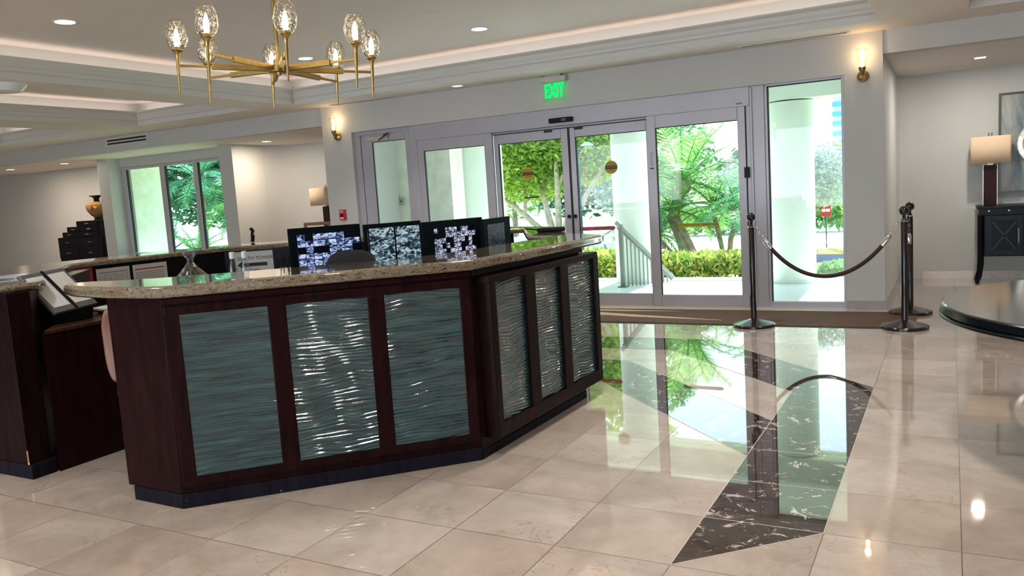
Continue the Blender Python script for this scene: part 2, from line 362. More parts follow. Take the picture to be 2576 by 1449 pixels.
b.build('wall_back', WALL, smooth=False, kind='structure')
# alcoves on the left: piers, curved back walls, window bay
b = MB(); b.box(-15.02, -14.69, 10.45, 11.72, -.2, 2.67); b.build('wall_pier_west', WALL, smooth=False, kind='structure')
b = MB(); b.box(-11.57, -11.24, 10.45, 11.195, -.2, 2.67); b.build('wall_pier_east', WALL, smooth=False, kind='structure')
def curved_alcove(x0, x1, yf, yb, r, name, l=True, rr=True):
    p = []
    if l: p += [(x0, yf)] + [(x0+r-r*math.cos(t), yb-r+r*math.sin(t)) for t in [PI/2*k/8 for k in range(9)]]
    else: p += [(x0, yb)]
    if rr: p += [(x1-r+r*math.sin(t), yb-r+r*math.cos(t)) for t in [PI/2*k/8 for k in range(9)]] + [(x1, yf)]
    else: p += [(x1, yb)]
    outer = ([(x1+(.1 if rr else 0), yb+.2)] + ([(x1+.1, yf)] if rr else []) + [(x0-(.1 if l else 0), yb+.2)] + ([(x0-.1, yf)] if l else []))
    if rr: outer = [(x1+.1, yf), (x1+.1, yb+.2), (x0, yb+.2)]
    else: outer = [(x1, yb+.2), (x0-.1, yb+.2), (x0-.1, yf)]
    b = MB(); b.prism(p + outer, 0, 2.67); return b.build(name, WALL, kind='structure')
curved_alcove(-11.24, -8.2, 11.2, 12.0, .7, 'wall_alcove_east', True, False)
curved_alcove(-22, -15.02, 10.8, 11.55, .7, 'wall_alcove_west', False, True)
# window bay surround
b = MB(); b.box(-14.69, -11.57, 10.72, 10.92, 0, .72); b.box(-14.69, -11.57, 10.72, 10.92, 2.50, 2.67); b.build('wall_window_bay', WALL, smooth=False, kind='structure')
win = bpy.data.objects.new('window_1', None); COL.objects.link(win); S(win)
b = MB(); y0, y1 = 10.74, 10.80
mull = [(-14.69,-14.56), (-13.56,-13.42), (-12.62,-12.50), (-11.72,-11.57)]
for a, c in mull: b.box(a, c, y0, y1, .72, 2.5)
for i in range(3): b.box(mull[i][1], mull[i+1][0], y0+.002, y1, .72, .78); b.box(mull[i][1], mull[i+1][0], y0+.002, y1, 2.44, 2.5)
b.build('window_frame', ALU2, win, bevel=.006)
b = MB()
for i in range(3):
    b.box(mull[i][1], mull[i][1]+.018, y0+.012, y1-.004, .78, 2.44)
b.build('gasket', GASK, win)
b = MB()
for i in range(3): b.quad((mull[i][1], 10.775, .78), (mull[i+1][0], 10.775, .78), (mull[i+1][0], 10.775, 2.44), (mull[i][1], 10.775, 2.44))
b.build('glass', WINGL, win)
# beams / soffits
b = MB(); b.box(-22, -8.05, 9.45, 9.62, 2.665, 2.95); b.build('trim_beam_left', WALL, smooth=False, kind='structure')
b = MB(); b.box(-.62, 7, WY+.02, 9.62, 2.685, 2.95); b.build('trim_beam_right', WALL, smooth=False, kind='structure')
b = MB(); b.box(-22, -8.05, 9.62, 12.2, 2.67, 2.80); b.box(-.8, 7, 9.62, 12.3, 2.69, 2.80); b.build('ceiling_soffit', CEIL, smooth=False, kind='structure')
# tile baseboards
BT = plain('marble_base_tiles', (.66,.58,.48), .2, var=.10, scale=7)
b = MB()
x = -.34
while x < 7: b.box(x, x+.098, 12.105, 12.12, 0, .1); x += .1
b.build('baseboard_right', BT, smooth=False, kind='structure')
b = MB(); b.box(-1.0, -.608, WY-.014, WY, 0, .1); b.box(-.62, -.606, WY, 11.8, 0, .1); b.build('baseboard_front', plain('grey_marble_base', (.42,.38,.37), .2), smooth=False, kind='structure')
b = MB(); b.box(-22, -15.5, 11.53, 11.55, 0, .1); b.box(-10.5, -8.2, 11.98, 12.0, 0, .1); b.build('baseboard_left', BT, smooth=False, kind='structure')

# ---------------------------------------------------------------- ceiling with lit trays
ZL, ZC = 2.92, 3.29
trays = [(-8.13, -.62, -.5, 8.78), (-11.3, -8.79, -.5, 8.65), (-15.0, -12.16, -.5, 8.65), (.14, 4.2, -.5, 8.83)]
xsplit = sorted(set([-22, 7] + [v for t_ in trays for v in t_[:2]]))
b = MB()
for i in range(len(xsplit)-1):
    a, c = xsplit[i], xsplit[i+1]; hit = [t_ for t_ in trays if t_[0] <= a+1e-6 and t_[1] >= c-1e-6]
    if hit: b.box(a-.012, c+.012, -7, hit[0][2]-.012, ZL, ZL+.06); b.box(a-.012, c+.012, hit[0][3]+.012, 9.46, ZL, ZL+.06)
    else: b.box(a+.012, c-.012, -7, 9.46, ZL, ZL+.06)
b.build('ceiling', CEIL, smooth=False, kind='structure')
b = MB(); b.box(-22.2, 7.2, -7.2, 9.6, ZC, ZC+.1); b.build('ceiling_upper', CEIL, smooth=False, kind='structure')
b = MB(); b.box(-22.2, -8.05, 9.6, 11.8, 2.82, 3.39); b.box(-.8, 7.2, 9.6, 12.3, 2.82, 3.39); b.build('ceiling_roof', CEIL, smooth=False, kind='structure')
def ring(b, t_, prof, closed=False):
    x0, x1, y0, y1 = t_; vs = []; fs = []
    for off, z in prof: vs += [(x0-off, y0-off, z), (x1+off, y0-off, z), (x1+off, y1+off, z), (x0-off, y1+off, z)]
    for j in range(len(prof)-1):
        for k in range(4): fs.append((j*4+k, j*4+(k+1)%4, (j+1)*4+(k+1)%4, (j+1)*4+k))
    b.add(vs, fs)
for k, t_ in enumerate(trays):
    b = MB(); ring(b, t_, [(.014, 2.92), (0, 2.9195), (0, 2.985), (.008, 2.99), (.008, 2.998), (-.004, 3.004), (-.006, 3.03), (.002, 3.06), (.0, 3.10), (-.03, 3.125), (-.03, 3.14), (.03, 3.14), (.03, 3.10)])
    b.build('trim_%d' % (k+1), TRIMM, smooth=False, kind='structure')
    b = MB(); ring(b, t_, [(.03, 3.10), (.20, 3.10), (.20, 3.29)]); b.build('ceiling_cove', WALL, smooth=False, kind='structure')
    o = bpy.data.objects.new('cove_light', None); COL.objects.link(o)
    tag(o, ['warm light strip hidden in the big ceiling tray over the chandelier', 'warm light strip in the second ceiling tray, left of the chandelier tray', 'warm light strip in the small lit ceiling corner at the left edge', 'light strip in the ceiling recess at the upper right corner'][k], 'light', None)
    b = MB(); x0, x1, y0, y1 = t_; d0, d1 = .05, .09
    b.box(x0, x1, y1+d0, y1+d1, 3.105, 3.118); b.box(x0-d1, x0-d0, y0, y1, 3.105, 3.118); b.box(x1+d0, x1+d1, y0, y1, 3.105, 3.118); b.box(x0, x1, y0-d1, y0-d0, 3.105, 3.118)
    b.build('light_strip', LED, o)

# ---------------------------------------------------------------- sliding door assembly
YF = 9.44
b = MB(); b.box(-6.58, -1.99, YF-.03, YF+.12, 2.30, 2.515); b.box(-6.66, -6.54, YF-.01, YF+.10, 0, 2.515); b.box(-2.036, -1.83, YF-.01, YF+.10, 0, 2.515); b.box(-2.10, -2.036, YF+.03, YF+.10, 0, 2.4); b.box(-6.5, -2.1, YF+.03, YF+.10, 2.267, 2.30)
b.box(-1.99, -1.96, YF-.03, YF-.01, 0, 2.5)
b.box(-7.66, -6.66, YF+.02, YF+.12, 2.46, 2.515); b.box(-7.66, -7.56, YF+.02, YF+.12, 0, 2.46)
b.build('trim_door_frame', ALU, bevel=.006, kind='structure')
b = MB(); b.box(-6.54, -2.03, YF-.02, YF+.14, 0, .012); b.box(-7.6, -1.0, YF-.3, YF-.02, 0, .004); b.build('trim_threshold', plain('threshold_stone', (.60,.52,.43), .3), smooth=False, kind='structure')
def text(s, size, loc, mat, parent, rot=(PI/2,0,0), ext=.0006, sx=1.0, name='lettering', bold=0.0, align='CENTER'):
    c = bpy.data.curves.new('txt', 'FONT'); c.body = s; c.size = size; c.extrude = ext; c.align_x = align; c.align_y = 'CENTER'; c.offset = bold
    tmp = bpy.data.objects.new('tmp', c); COL.objects.link(tmp); bpy.context.view_layer.update()
    me = bpy.data.meshes.new_from_object(tmp.evaluated_get(bpy.context.evaluated_depsgraph_get())); bpy.data.objects.remove(tmp, do_unlink=True)
    me.materials.clear(); me.materials.append(mat)
    o = bpy.data.objects.new(name, me); COL.objects.link(o); o.rotation_euler = rot; o.scale = (sx, 1, 1)
    if parent is not None:
        o.parent = parent; q = parent; off = Vector((0,0,0))
        while q is not None: off += q.location; q = q.parent
        o.location = Vector(loc) - off
    else: o.location = loc
    return o
YEL = plain('yellow_sticker', (.50,.33,.02), .5, var=.05); REDS = plain('red_sticker', (.40,.03,.04), .5, var=.05); YLONG = plain('yellow_strip', (.42,.42,.02), .5)
WHT = plain('white_ink', (.8,.8,.8), .5); INK = plain('black_ink', (.01,.01,.01), .5)
def door(n, x0, x1, yc, ztop, gx0, gx1, gz0, gz1, mat=ALU, z0=.014):
    o = bpy.data.objects.new('door_%d' % n, None); COL.objects.link(o); o.location = ((x0+x1)/2, yc, 0); S(o)
    b = MB(); a, c = yc-.022, yc+.022
    b.box(x0, gx0, a, c, z0, ztop); b.box(gx1, x1, a, c, z0, ztop); b.box(gx0, gx1, a, c, z0, gz0); b.box(gx0, gx1, a, c, gz1, ztop)
    b.build('door_frame', mat, o, bevel=.004)
    b = MB(); b.quad((gx0, yc, gz0), (gx1, yc, gz0), (gx1, yc, gz1), (gx0, yc, gz1)); b.build('glass', DOORGL, o)
    b = MB(); b.box(gx0, gx0+.012, yc-.018, yc-.002, gz0, gz1); b.box(gx0, gx1, yc-.018, yc-.002, gz1-.008, gz1); b.build('gasket', GASK, o)
    return o
d1 = door(1, -7.555, -6.668, YF+.06, 2.45, -7.36, -6.775, .2, 2.35, ALU)
b = MB(); b.box(-7.40, -7.05, YF-.03, YF+.02, 2.37, 2.42); b.build('door_closer', plain('closer_body', (.55,.47,.42), .35), d1, bevel=.006)
b = MB(); b.tube([(-7.10, YF-.02, 2.43), (-6.99, YF-.05, 2.45), (-7.16, YF-.06, 2.36)], .010, 8); b.build('closer_arm', GASK, d1)
b = MB(); b.lathe([(.028, 0), (.028, .03), (.018, .05)], (-6.72, YF+.03, 1.17), 14, axis='y'); b.build('knob', CHROME, d1)
d2 = door(2, -6.53, -5.335, YF, 2.30, -6.43, -5.455, .15, 2.15)
d3 = door(3, -5.335, -4.262, YF+.05, 2.265, -5.27, -4.355, .16, 2.145)
d4 = door(4, -4.232, -3.19, YF+.05, 2.265, -4.16, -3.23, .16, 2.145)
d5 = door(5, -3.20, -2.04, YF, 2.31, -3.095, -2.13, .15, 2.155)
b = MB(); b.box(-6.53, -5.32, YF-.024, YF, 2.300, 2.313); b.box(-5.32, -3.2, YF+.015, YF+.03, 2.265, 2.275); b.box(-3.2, -2.03, YF-.024, YF, 2.312, 2.326); b.box(-4.262, -4.232, YF+.035, YF+.055, 0.01, 2.265)
b.box(-2.045, -2.035, YF-.024, YF, .01, 2.31); b.box(-4.58,-4.47,YF+.01,YF+.03,2.235,2.262); b.box(-4.16,-4.05,YF+.01,YF+.03,2.235,2.262); b.box(-3.42,-3.2,YF-.024,YF,2.315,2.335)
b.build('trim_door_gasket', GASK, smooth=False, kind='structure')
def disc_sticker(d, x, z, y):
    b = MB(); b.lathe([(.082, 0), (.082, .001)], (x, y-.003, z), 32, axis='y'); s_ = b.build('caution_sticker', YEL, d)
    b = MB(); b.box(x-.081, x+.081, y-.0045, y-.004, z-.022, z+.022); b.build('band', INK, s_)
    text('CAUTION', .034, (x, y-.0052, z), YEL, s_); text('AUTOMATIC', .024, (x, y-.0045, z+.043), INK, s_); text('DOOR', .03, (x, y-.0045, z-.043), INK, s_)
disc_sticker(d3, -4.86, 1.735, YF+.048); disc_sticker(d4, -3.70, 1.735, YF+.048)
def strip_sticker(d, x0, x1, z, y, mat, ink, s, sz, h=.026):
    b = MB(); p = [(x0-.02, z), (x0, z-h), (x1, z-h), (x1+.02, z), (x1, z+h), (x0, z+h)]
    n = len(p); b.add([(px, y-.003, pz) for px, pz in p] + [(px, y-.002, pz) for px, pz in p], [tuple(range(n)), tuple(range(n, 2*n))[::-1]] + [(i,(i+1)%n,(i+1)%n+n,i+n) for i in range(n)])
    o = b.build('door_sticker', mat, d); text(s, sz, ((x0+x1)/2, y-.0040, z), ink, o)
strip_sticker(d3, -4.80, -4.385, .985, YF+.048, REDS, plain('pink_ink', (.5,.3,.3), .5), 'IN EMERGENCY PUSH TO OPEN', .032, .024)
strip_sticker(d4, -4.14, -3.70, .985, YF+.048, REDS, plain('pink_ink', (.5,.3,.3), .5), 'IN EMERGENCY PUSH TO OPEN', .032, .024)
strip_sticker(d5, -2.86, -2.40, .985, YF-.002, YLONG, INK, 'AUTOMATIC DOOR - STAND CLEAR', .030, .022)
b = MB(); p = [(-4.94,1.425),(-4.89,1.45),(-4.89,1.436),(-4.715,1.436),(-4.715,1.414),(-4.89,1.414),(-4.89,1.40)]
b.add([(a, YF+.045, c) for a, c in p] + [(a, YF+.046, c) for a, c in p], [tuple(range(7)), tuple(range(7,14))[::-1]] + [(i,(i+1)%7,(i+1)%7+7,i+7) for i in range(7)]); b.build('arrow_sticker', plain('dark_arrow', (.05,.07,.05), .5), d3)
b = MB(); b.lathe([(.020, 0), (.024, .014), (.018, .030)], (-4.292, YF+.025, 1.152), 14, axis='y'); b.build('knob', BLK, d3)
b = MB(); b.lathe([(.020, 0), (.024, .014), (.018, .030)], (-4.205, YF+.025, 1.152), 14, axis='y'); b.build('knob', BLK, d4)
b = MB()
for k in range(7): b.box(-2.135+k*.0105, -2.128+k*.0105, YF-.0315, YF-.030, 2.328, 2.340 + (.006 if k in (0, 3) else 0))
b.build('maker_mark', INK, d5)
b = MB(); b.box(-3.175, -3.13, YF-.0235, YF-.022, 1.86, 1.865)
for k in range(9): b.box(-3.17, -3.135, YF-.0235, YF-.022, 1.84-k*.016, 1.843-k*.016)
b.box(-3.175, -3.13, YF-.0235, YF-.022, 1.675, 1.69); b.build('notice_sticker', INK, d5)
o = MB().box(-2.06, -2.005, YF-.055, YF-.024, 1.50, 1.62).build('door_switch', BLK, bevel=.004); tag(o, 'small black box switch on the frame right of the sliding doors', 'switch')
# door sensor
o = thing('door_sensor', 'black motion sensor bar above the middle of the sliding doors', 'sensor', (-4.30, YF-.06, 2.35))
b = MB(); b.box(-4.46, -4.145, YF-.09, YF-.03, 2.335, 2.395); b.build('housing', BLK, o, bevel=.008); b = MB(); b.box(-4.28, -4.22, YF-.092, YF-.09, 2.35, 2.38); b.build('lens', plain('sensor_lens', (.10,.12,.14), .2), o)
# sidelight
wn2 = bpy.data.objects.new('window_2', None); COL.objects.link(wn2); S(wn2)
b = MB(); b.box(-1.83, -1.80, YF, YF+.08, .0, 2.5); b.box(-1.03, -1.0, YF-.02, YF+.08, 0, 2.515); b.box(-1.80, -1.03, YF, YF+.08, 0, .075); b.box(-1.80, -1.03, YF, YF+.08, 2.49, 2.515); b.build('window_frame', ALU, wn2, bevel=.004)
b = MB(); b.quad((-1.80, YF+.05, .07), (-1.03, YF+.05, .07), (-1.03, YF+.05, 2.5), (-1.80, YF+.05, 2.5)); b.build('glass', DOORGL, wn2)
b = MB(); b.box(-1.80, -1.788, YF+.01, YF+.05, .075, 2.49); b.box(-1.80, -1.03, YF+.01, YF+.05, 2.48, 2.49); b.build('gasket', GASK, wn2)

# mat
o = thing('door_mat', 'long brown entrance mat with beige swoosh in front of the glass doors', 'mat', (-3.6, 8.75, 0))
MATM = plain('brown_carpet', (.115,.062,.038), .95, var=.15, scale=40, bump=.6, bscale=400); SWM = plain('beige_carpet', (.46,.35,.24), .95, var=.1, scale=40)
b = MB(); b.box(-6.9, -.30, 8.30, 9.20, .0015, .011); b.build('pile', MATM, o)
b = MB(); b.box(-6.9, -.30, 8.27, 8.30, .0015, .008); b.build('rubber_edge', GASK, o)
def sw(pts1, pts2):
    n = len(pts1); vs = [(x, y, .0117) for x, y in pts1] + [(x, y, .0117) for x, y in pts2]
    b.add(vs, [(i, i+1, n+i+1, n+i) for i in range(n-1)])
b = MB(); sw([(-5.2, 8.98), (-4.2, 9.04), (-3.4, 9.00), (-2.75, 9.06)], [(-5.2, 9.14), (-4.2, 9.15), (-3.4, 9.11), (-2.75, 9.065)])
sw([(-5.2, 8.80), (-4.0, 8.82), (-3.2, 8.63), (-2.14, 8.50)], [(-5.2, 8.98), (-4.0, 8.99), (-3.2, 8.77), (-2.14, 8.515)])
sw([(-5.2, 8.55), (-4.3, 8.60), (-3.55, 8.68)], [(-5.2, 8.62), (-4.3, 8.66), (-3.55, 8.70)]); b.build('swoosh', SWM, o, smooth=False)

# ---------------------------------------------------------------- exit sign
o = thing('exit_sign', 'green lit EXIT sign hanging from the ceiling above the doors', 'sign', (-4.39, 9.25, 2.9))
b = MB(); b.box(-4.565, -4.225, 9.18, 9.26, 2.835, 2.90); b.box(-4.50, -4.29, 9.19, 9.25, 2.90, 2.92); b.build('housing', plain('beige_metal', (.62,.56,.52), .4), o, bevel=.005)
b = MB(); b.box(-4.55, -4.235, 9.216, 9.224, 2.60, 2.836); b.build('panel', glass('acrylic', (.93,.99,.95), .8), o)
b = MB(); b.box(-4.552, -4.548, 9.214, 9.226, 2.60, 2.836); b.box(-4.55, -4.50, 9.214, 9.215, 2.655, 2.66); b.build('panel_edge', plain('acrylic_edge', (.6,.8,.7), .2), o)
text('EXIT', .235, (-4.392, 9.213, 2.722), glow('exit_green', (0.0, 1.0, .12), 2.4), o, sx=.56, bold=.004, ext=.001)
o.location += Vector((.045, .12, 0))

# ---------------------------------------------------------------- sconces
SHADE_GL = glass('clear_shade_glass', (.97,.96,.94), .5, 0)
def sconce(x, z, label):
    o = thing('wall_sconce', label, 'wall lamp', (x, WY, z))
    b = MB(); b.lathe([(.0, .045), (.03, .042), (.055, .025), (.062, .0)], (x, WY, z), 28, axis='y'); b.build('backplate', BRASS, o)
    b = MB(); b.tube([(x, WY-.03, z-.01), (x, WY-.085, z+.005), (x, WY-.09, z+.06)], .009, 8); b.lathe([(.012, -.02), (.034, .035), (.036, .055), (.0, .055)], (x, WY-.09, z+.03), 20); b.lathe([(.0, -.05), (.007, -.04), (.005, .0)], (x, WY-.09, z+.01), 10); b.build('arm', BRASS2, o)
    b = MB(); b.lathe([(.034, .09), (.050, .17), (.060, .27)], (x, WY-.09, z), 20); s_ = b.build('shade', SHADE_GL, o)
    s_.modifiers.new('t', 'SOLIDIFY').thickness = .002
    b = MB(); b.lathe([(.0, .085), (.013, .09), (.021, .125), (.017, .155), (.006, .18), (.0, .185)], (x, WY-.09, z), 14); b.build('bulb', BULB, o)
    light('sconce_glow', 'POINT', (x, WY-.09, z+.24), 1.8, (1.0, .62, .30), shadow_soft_size=.03)
sconce(-7.905, 2.475, 'brass wall sconce with clear glass shade, beside the narrow left door')
sconce(-.81, 2.475, 'brass wall sconce with clear glass shade, right of the tall sidelight window')
# fire alarm
o = thing('fire_alarm', 'small red FIRE pull station on the wall under the left sconce', 'alarm', (-7.927, WY, 1.33)); REDP = plain('red_plastic', (.50,.02,.03), .35)
b = MB(); b.box(-7.98, -7.875, WY-.04, WY, 1.255, 1.41); b.build('body', REDP, o, bevel=.004); b = MB(); b.box(-7.955, -7.91, WY-.044, WY-.04, 1.31, 1.345); b.build('handle', BLK, o)
b = MB(); b.box(-7.965, -7.905, WY-.043, WY-.04, 1.275, 1.295); b.build('pull_bar', WHT, o); text('FIRE', .045, (-7.935, WY-.0415, 1.378), WHT, o, sx=.8)

# ---------------------------------------------------------------- ceiling fixtures
def disc(name, label, cat, x, y, z, r, mat, sq=False, group=None):
    o = thing(name, label, cat, (x, y, z), group=group)
    if sq:
        b = MB(); b.box(x-r-.012, x+r+.012, y-r-.012, y+r+.012, z-.006, z); b.build('trim_ring', TRIMM, o)
        b = MB(); b.box(x-r, x+r, y-r, y+r, z-.009, z-.006); b.build('lens', mat, o)
    else:
        b = MB(); b.lathe([(r+.018, 0), (r+.014, -.008), (r, -.008)], (x, y, z), 32); b.build('trim_ring', TRIMM, o)
        b = MB(); b.lathe([(r, -.0085), (r, -.010)], (x, y, z), 32); b.build('lens', mat, o)
    return o
DG = 'downlights in the high ceiling'
disc('downlight', 'round lit downlight in the high ceiling at the far upper left', 'ceiling light', -7.03, 4.75, ZC, .085, DOWN, group=DG)
disc('downlight', 'round lit downlight in the high ceiling right of the chandelier', 'ceiling light', -4.50, 7.83, ZC, .085, DOWN, group=DG)
disc('downlight', 'round lit downlight in the high ceiling just behind the chandelier', 'ceiling light', -6.92, 7.75, ZC, .085, DOWN, group=DG)
OFFM = plain('white_grille', (.72,.70,.66), .5)
disc('ceiling_speaker', 'small unlit white disc in the high ceiling above the chandelier lamps', 'ceiling disc', -4.45, 6.83, ZC, .05, OFFM)
disc('ceiling_speaker', 'faint flush disc in the high ceiling behind the left chandelier arm', 'ceiling disc', -6.92, 6.75, ZC, .05, OFFM)
disc('downlight', 'round downlight with soft glow in the low ceiling left of the EXIT sign', 'ceiling light', -5.61, 9.10, ZL, .07, glow('soft_down', (1,.95,.85), 1.1), group='flush discs in the low ceiling')
disc('ceiling_sprinkler', 'small dark rimmed disc in the low ceiling, farther left of the EXIT sign', 'ceiling disc', -6.21, 9.22, ZL, .05, OFFM)
disc('ceiling_sprinkler', 'small pale disc in the low ceiling between EXIT sign and slot vent', 'ceiling disc', -2.45, 9.24, ZL, .055, OFFM)
disc('ceiling_sprinkler', 'tiny disc in the soffit above the bay window', 'ceiling disc', -13.2, 9.85, 2.67, .04, OFFM)
SM = 'small square downlights in the alcove soffits'
disc('square_downlight', 'small square lit downlight over the lamp alcove', 'ceiling light', -10.55, 10.62, 2.67, .055, DOWN, True, SM)
disc('square_downlight', 'small square lit downlight over the step chest alcove', 'ceiling light', -15.86, 10.32, 2.67, .055, DOWN, True, SM)
disc('square_downlight', 'small square lit downlight nearest the left picture edge', 'ceiling light', -17.59, 10.23, 2.67, .055, DOWN, True, SM)
disc('square_downlight', 'small square lit downlight over the right recess by the painting', 'ceiling light', .29, 10.86, 2.69, .055, DOWN, True, SM)
for x, y, z, e in ((-7.03,4.75,ZC,38), (-4.5,7.83,ZC,38), (-6.92,7.75,ZC,38), (-2.0,5.0,ZC,38), (-2.2,7.6,ZC,30), (-4.5,1.6,ZC,38), (-1.6,2.2,ZC,38), (-7.0,1.6,ZC,38), (-3.0,-.1,ZC,38), (-.2,.6,ZL,30), (-5.8,-.2,ZC,38), (-.2,4.2,ZL,30), (-.1,7.2,ZL,26), (-13.5,4,2.92,40),(-18,4,2.92,40), (2.6,6,2.92,35), (2.6,2,2.92,35)):
    light('downlight_and_fill', 'AREA', (x, y, z-.02), e*.55, (1.0, .91, .83), shape='DISK', size=.30, spread=math.radians(105))  # first entries match fixtures; the rest are unseen fill added to brighten the floor
for x, y, z, e in ((-10.55,10.62,2.67,30), (-15.86,10.32,2.67,34), (-17.59,10.23,2.67,34), (.29,10.86,2.69,26), (2.6,10.86,2.69,26)):
    light('downlight_and_fill', 'AREA', (x, y, z-.02), e, (1.0, .80, .62) if x < -5 else (1.0, .90, .80), shape='DISK', size=.11)  # beams of the square alcove downlights; the rightmost has no fixture
def slot(name, label, x0, x1, y, z):
    o = thing(name, label, 'vent', ((x0+x1)/2, y, z))
    b = MB(); b.box(x0-.03, x1+.03, y-.05, y-.03, z-.008, z); b.box(x0-.03, x1+.03, y+.03, y+.05, z-.008, z); b.box(x0-.03, x0, y-.03, y+.03, z-.008, z); b.box(x1, x1+.03, y-.03, y+.03, z-.008, z); b.build('vent_frame', TRIMM, o)
    b = MB(); b.box(x0, x1, y-.03, y+.03, z-.003, z); b.build('slot', GASK, o)
slot('slot_vent', 'long dark slot air vent in the low ceiling above the tall sidelight', -2.01, -.94, 9.19, ZL)
slot('slot_vent', 'thin slot air vent in the low ceiling behind the chandelier, above left sconce', -7.86, -6.77, 9.26, ZL)
o = thing('wall_vent', 'white wall grille with two black slots on the beam above the bay window', 'vent', (-12.7, 9.45, 2.85))
b = MB(); b.box(-13.26, -12.12, 9.44, 9.45, 2.765, 2.925); b.build('vent_frame', TRIMM, o)
for z in (2.865, 2.81): MB().box(-13.2, -12.16, 9.436, 9.44, z-.014, z+.014).build('slot', GASK, o)
# emergency light / projecting shade at the left edge
o = thing('ceiling_dome', 'white fluted ceiling fixture cut by the left picture edge', 'ceiling light', (-8.50, 4.98, ZL))
b = MB(); b.lathe([(.22, 0), (.21, -.02), (.16, -.07), (.10, -.075)], (-8.50, 4.98, ZL), 40); b.build('dome', plain('frosted_white', (.75,.80,.80), .2), o)

# ---------------------------------------------------------------- chandelier
CX, CY, CZ, TH = -3.349, 3.524, 2.279, .845
ch = thing('chandelier', 'brass eight arm chandelier with dimpled glass shades over the desk', 'chandelier', (CX, CY, CZ))
ch.rotation_euler = (-.039, .021, 0)
kw = dict(world=False)
b = MB(); b.lathe([(0,-.035),(.012,-.035),(.016,-.02),(.055,-.018),(.055,.018),(.03,.022),(.03,.05),(.0,.05)], (0,0,0), 28); b.build('hub', BRASS, ch, **kw)
b = MB(); b.tube([(0,0,.04), (-.0395,-.0213,ZC-CZ-.01)], .011, 12); b.build('stem', BRASS, ch, **kw)
b = MB(); b.lathe([(.075,.0),(.075,-.02),(.02,-.03)], (-.0395,-.0213,ZC-CZ), 24); b.build('canopy_plate', BRASS, ch, **kw)
CG = glass('dimpled_chandelier_glass', (.90,.86,.80), 3.0, .02, .9, 38)
BULB2 = glow('warm_bulb', (1.0, .82, .50), 16.0)
RR = .53
for k in range(8):
    t = TH + k*PI/4; c, s_ = math.cos(t), math.sin(t)
    b = MB(); b.bar((.05*c, .05*s_, 0), (.36*c, .36*s_, 0), .022, .030); a_ = b.build('arm', BRASS, ch, bevel=.002, **kw)
    b = MB(); b.bar((.35*c, .35*s_, 0), (RR*c, RR*s_, 0), .011, .013); rod = b.build('arm_rod', BRASS, a_, **kw)
    b = MB(); b.lathe([(.0,-.150),(.0052,-.148),(.0075,-.05),(.0105,0),(.0095,.035),(.012,.055),(.020,.072),(.030,.080),(.030,.086),(.012,.088),(.012,.100),(0,.101)], (RR*c, RR*s_, 0), 18); b.build('candle_post', BRASS, ch, **kw)
    b = MB(); prof = [(.018,.084),(.036,.092),(.050,.112),(.057,.140),(.058,.160),(.054,.190),(.046,.215),(.036,.235),(.028,.245)]
    n = 40; vs = []
    for j, (r_, z_) in enumerate(prof):
        for i in range(n):
            a2 = 2*PI*i/n; rr2 = r_*(1 + .045*math.sin(5*a2 + 2.1*j + k) * min(1, j/3) + .03*math.sin(9*a2 - 1.7*j))
            vs.append((RR*c + rr2*math.cos(a2), RR*s_ + rr2*math.sin(a2), z_))
    b.add(vs, [(j*n+i, j*n+(i+1)%n, (j+1)*n+(i+1)%n, (j+1)*n+i) for j in range(len(prof)-1) for i in range(n)]); b.build('shade', CG, ch, **kw)
    b = MB(); b.lathe([(0,.100),(.012,.102),(.0155,.128),(.013,.168),(.004,.198),(0,.200)], (RR*c, RR*s_, 0), 12); b.build('bulb', BULB2, ch, **kw)
light('chandelier_glow', 'POINT', (CX, CY, CZ+.16), 10, (1.0, .78, .50), shadow_soft_size=.5)

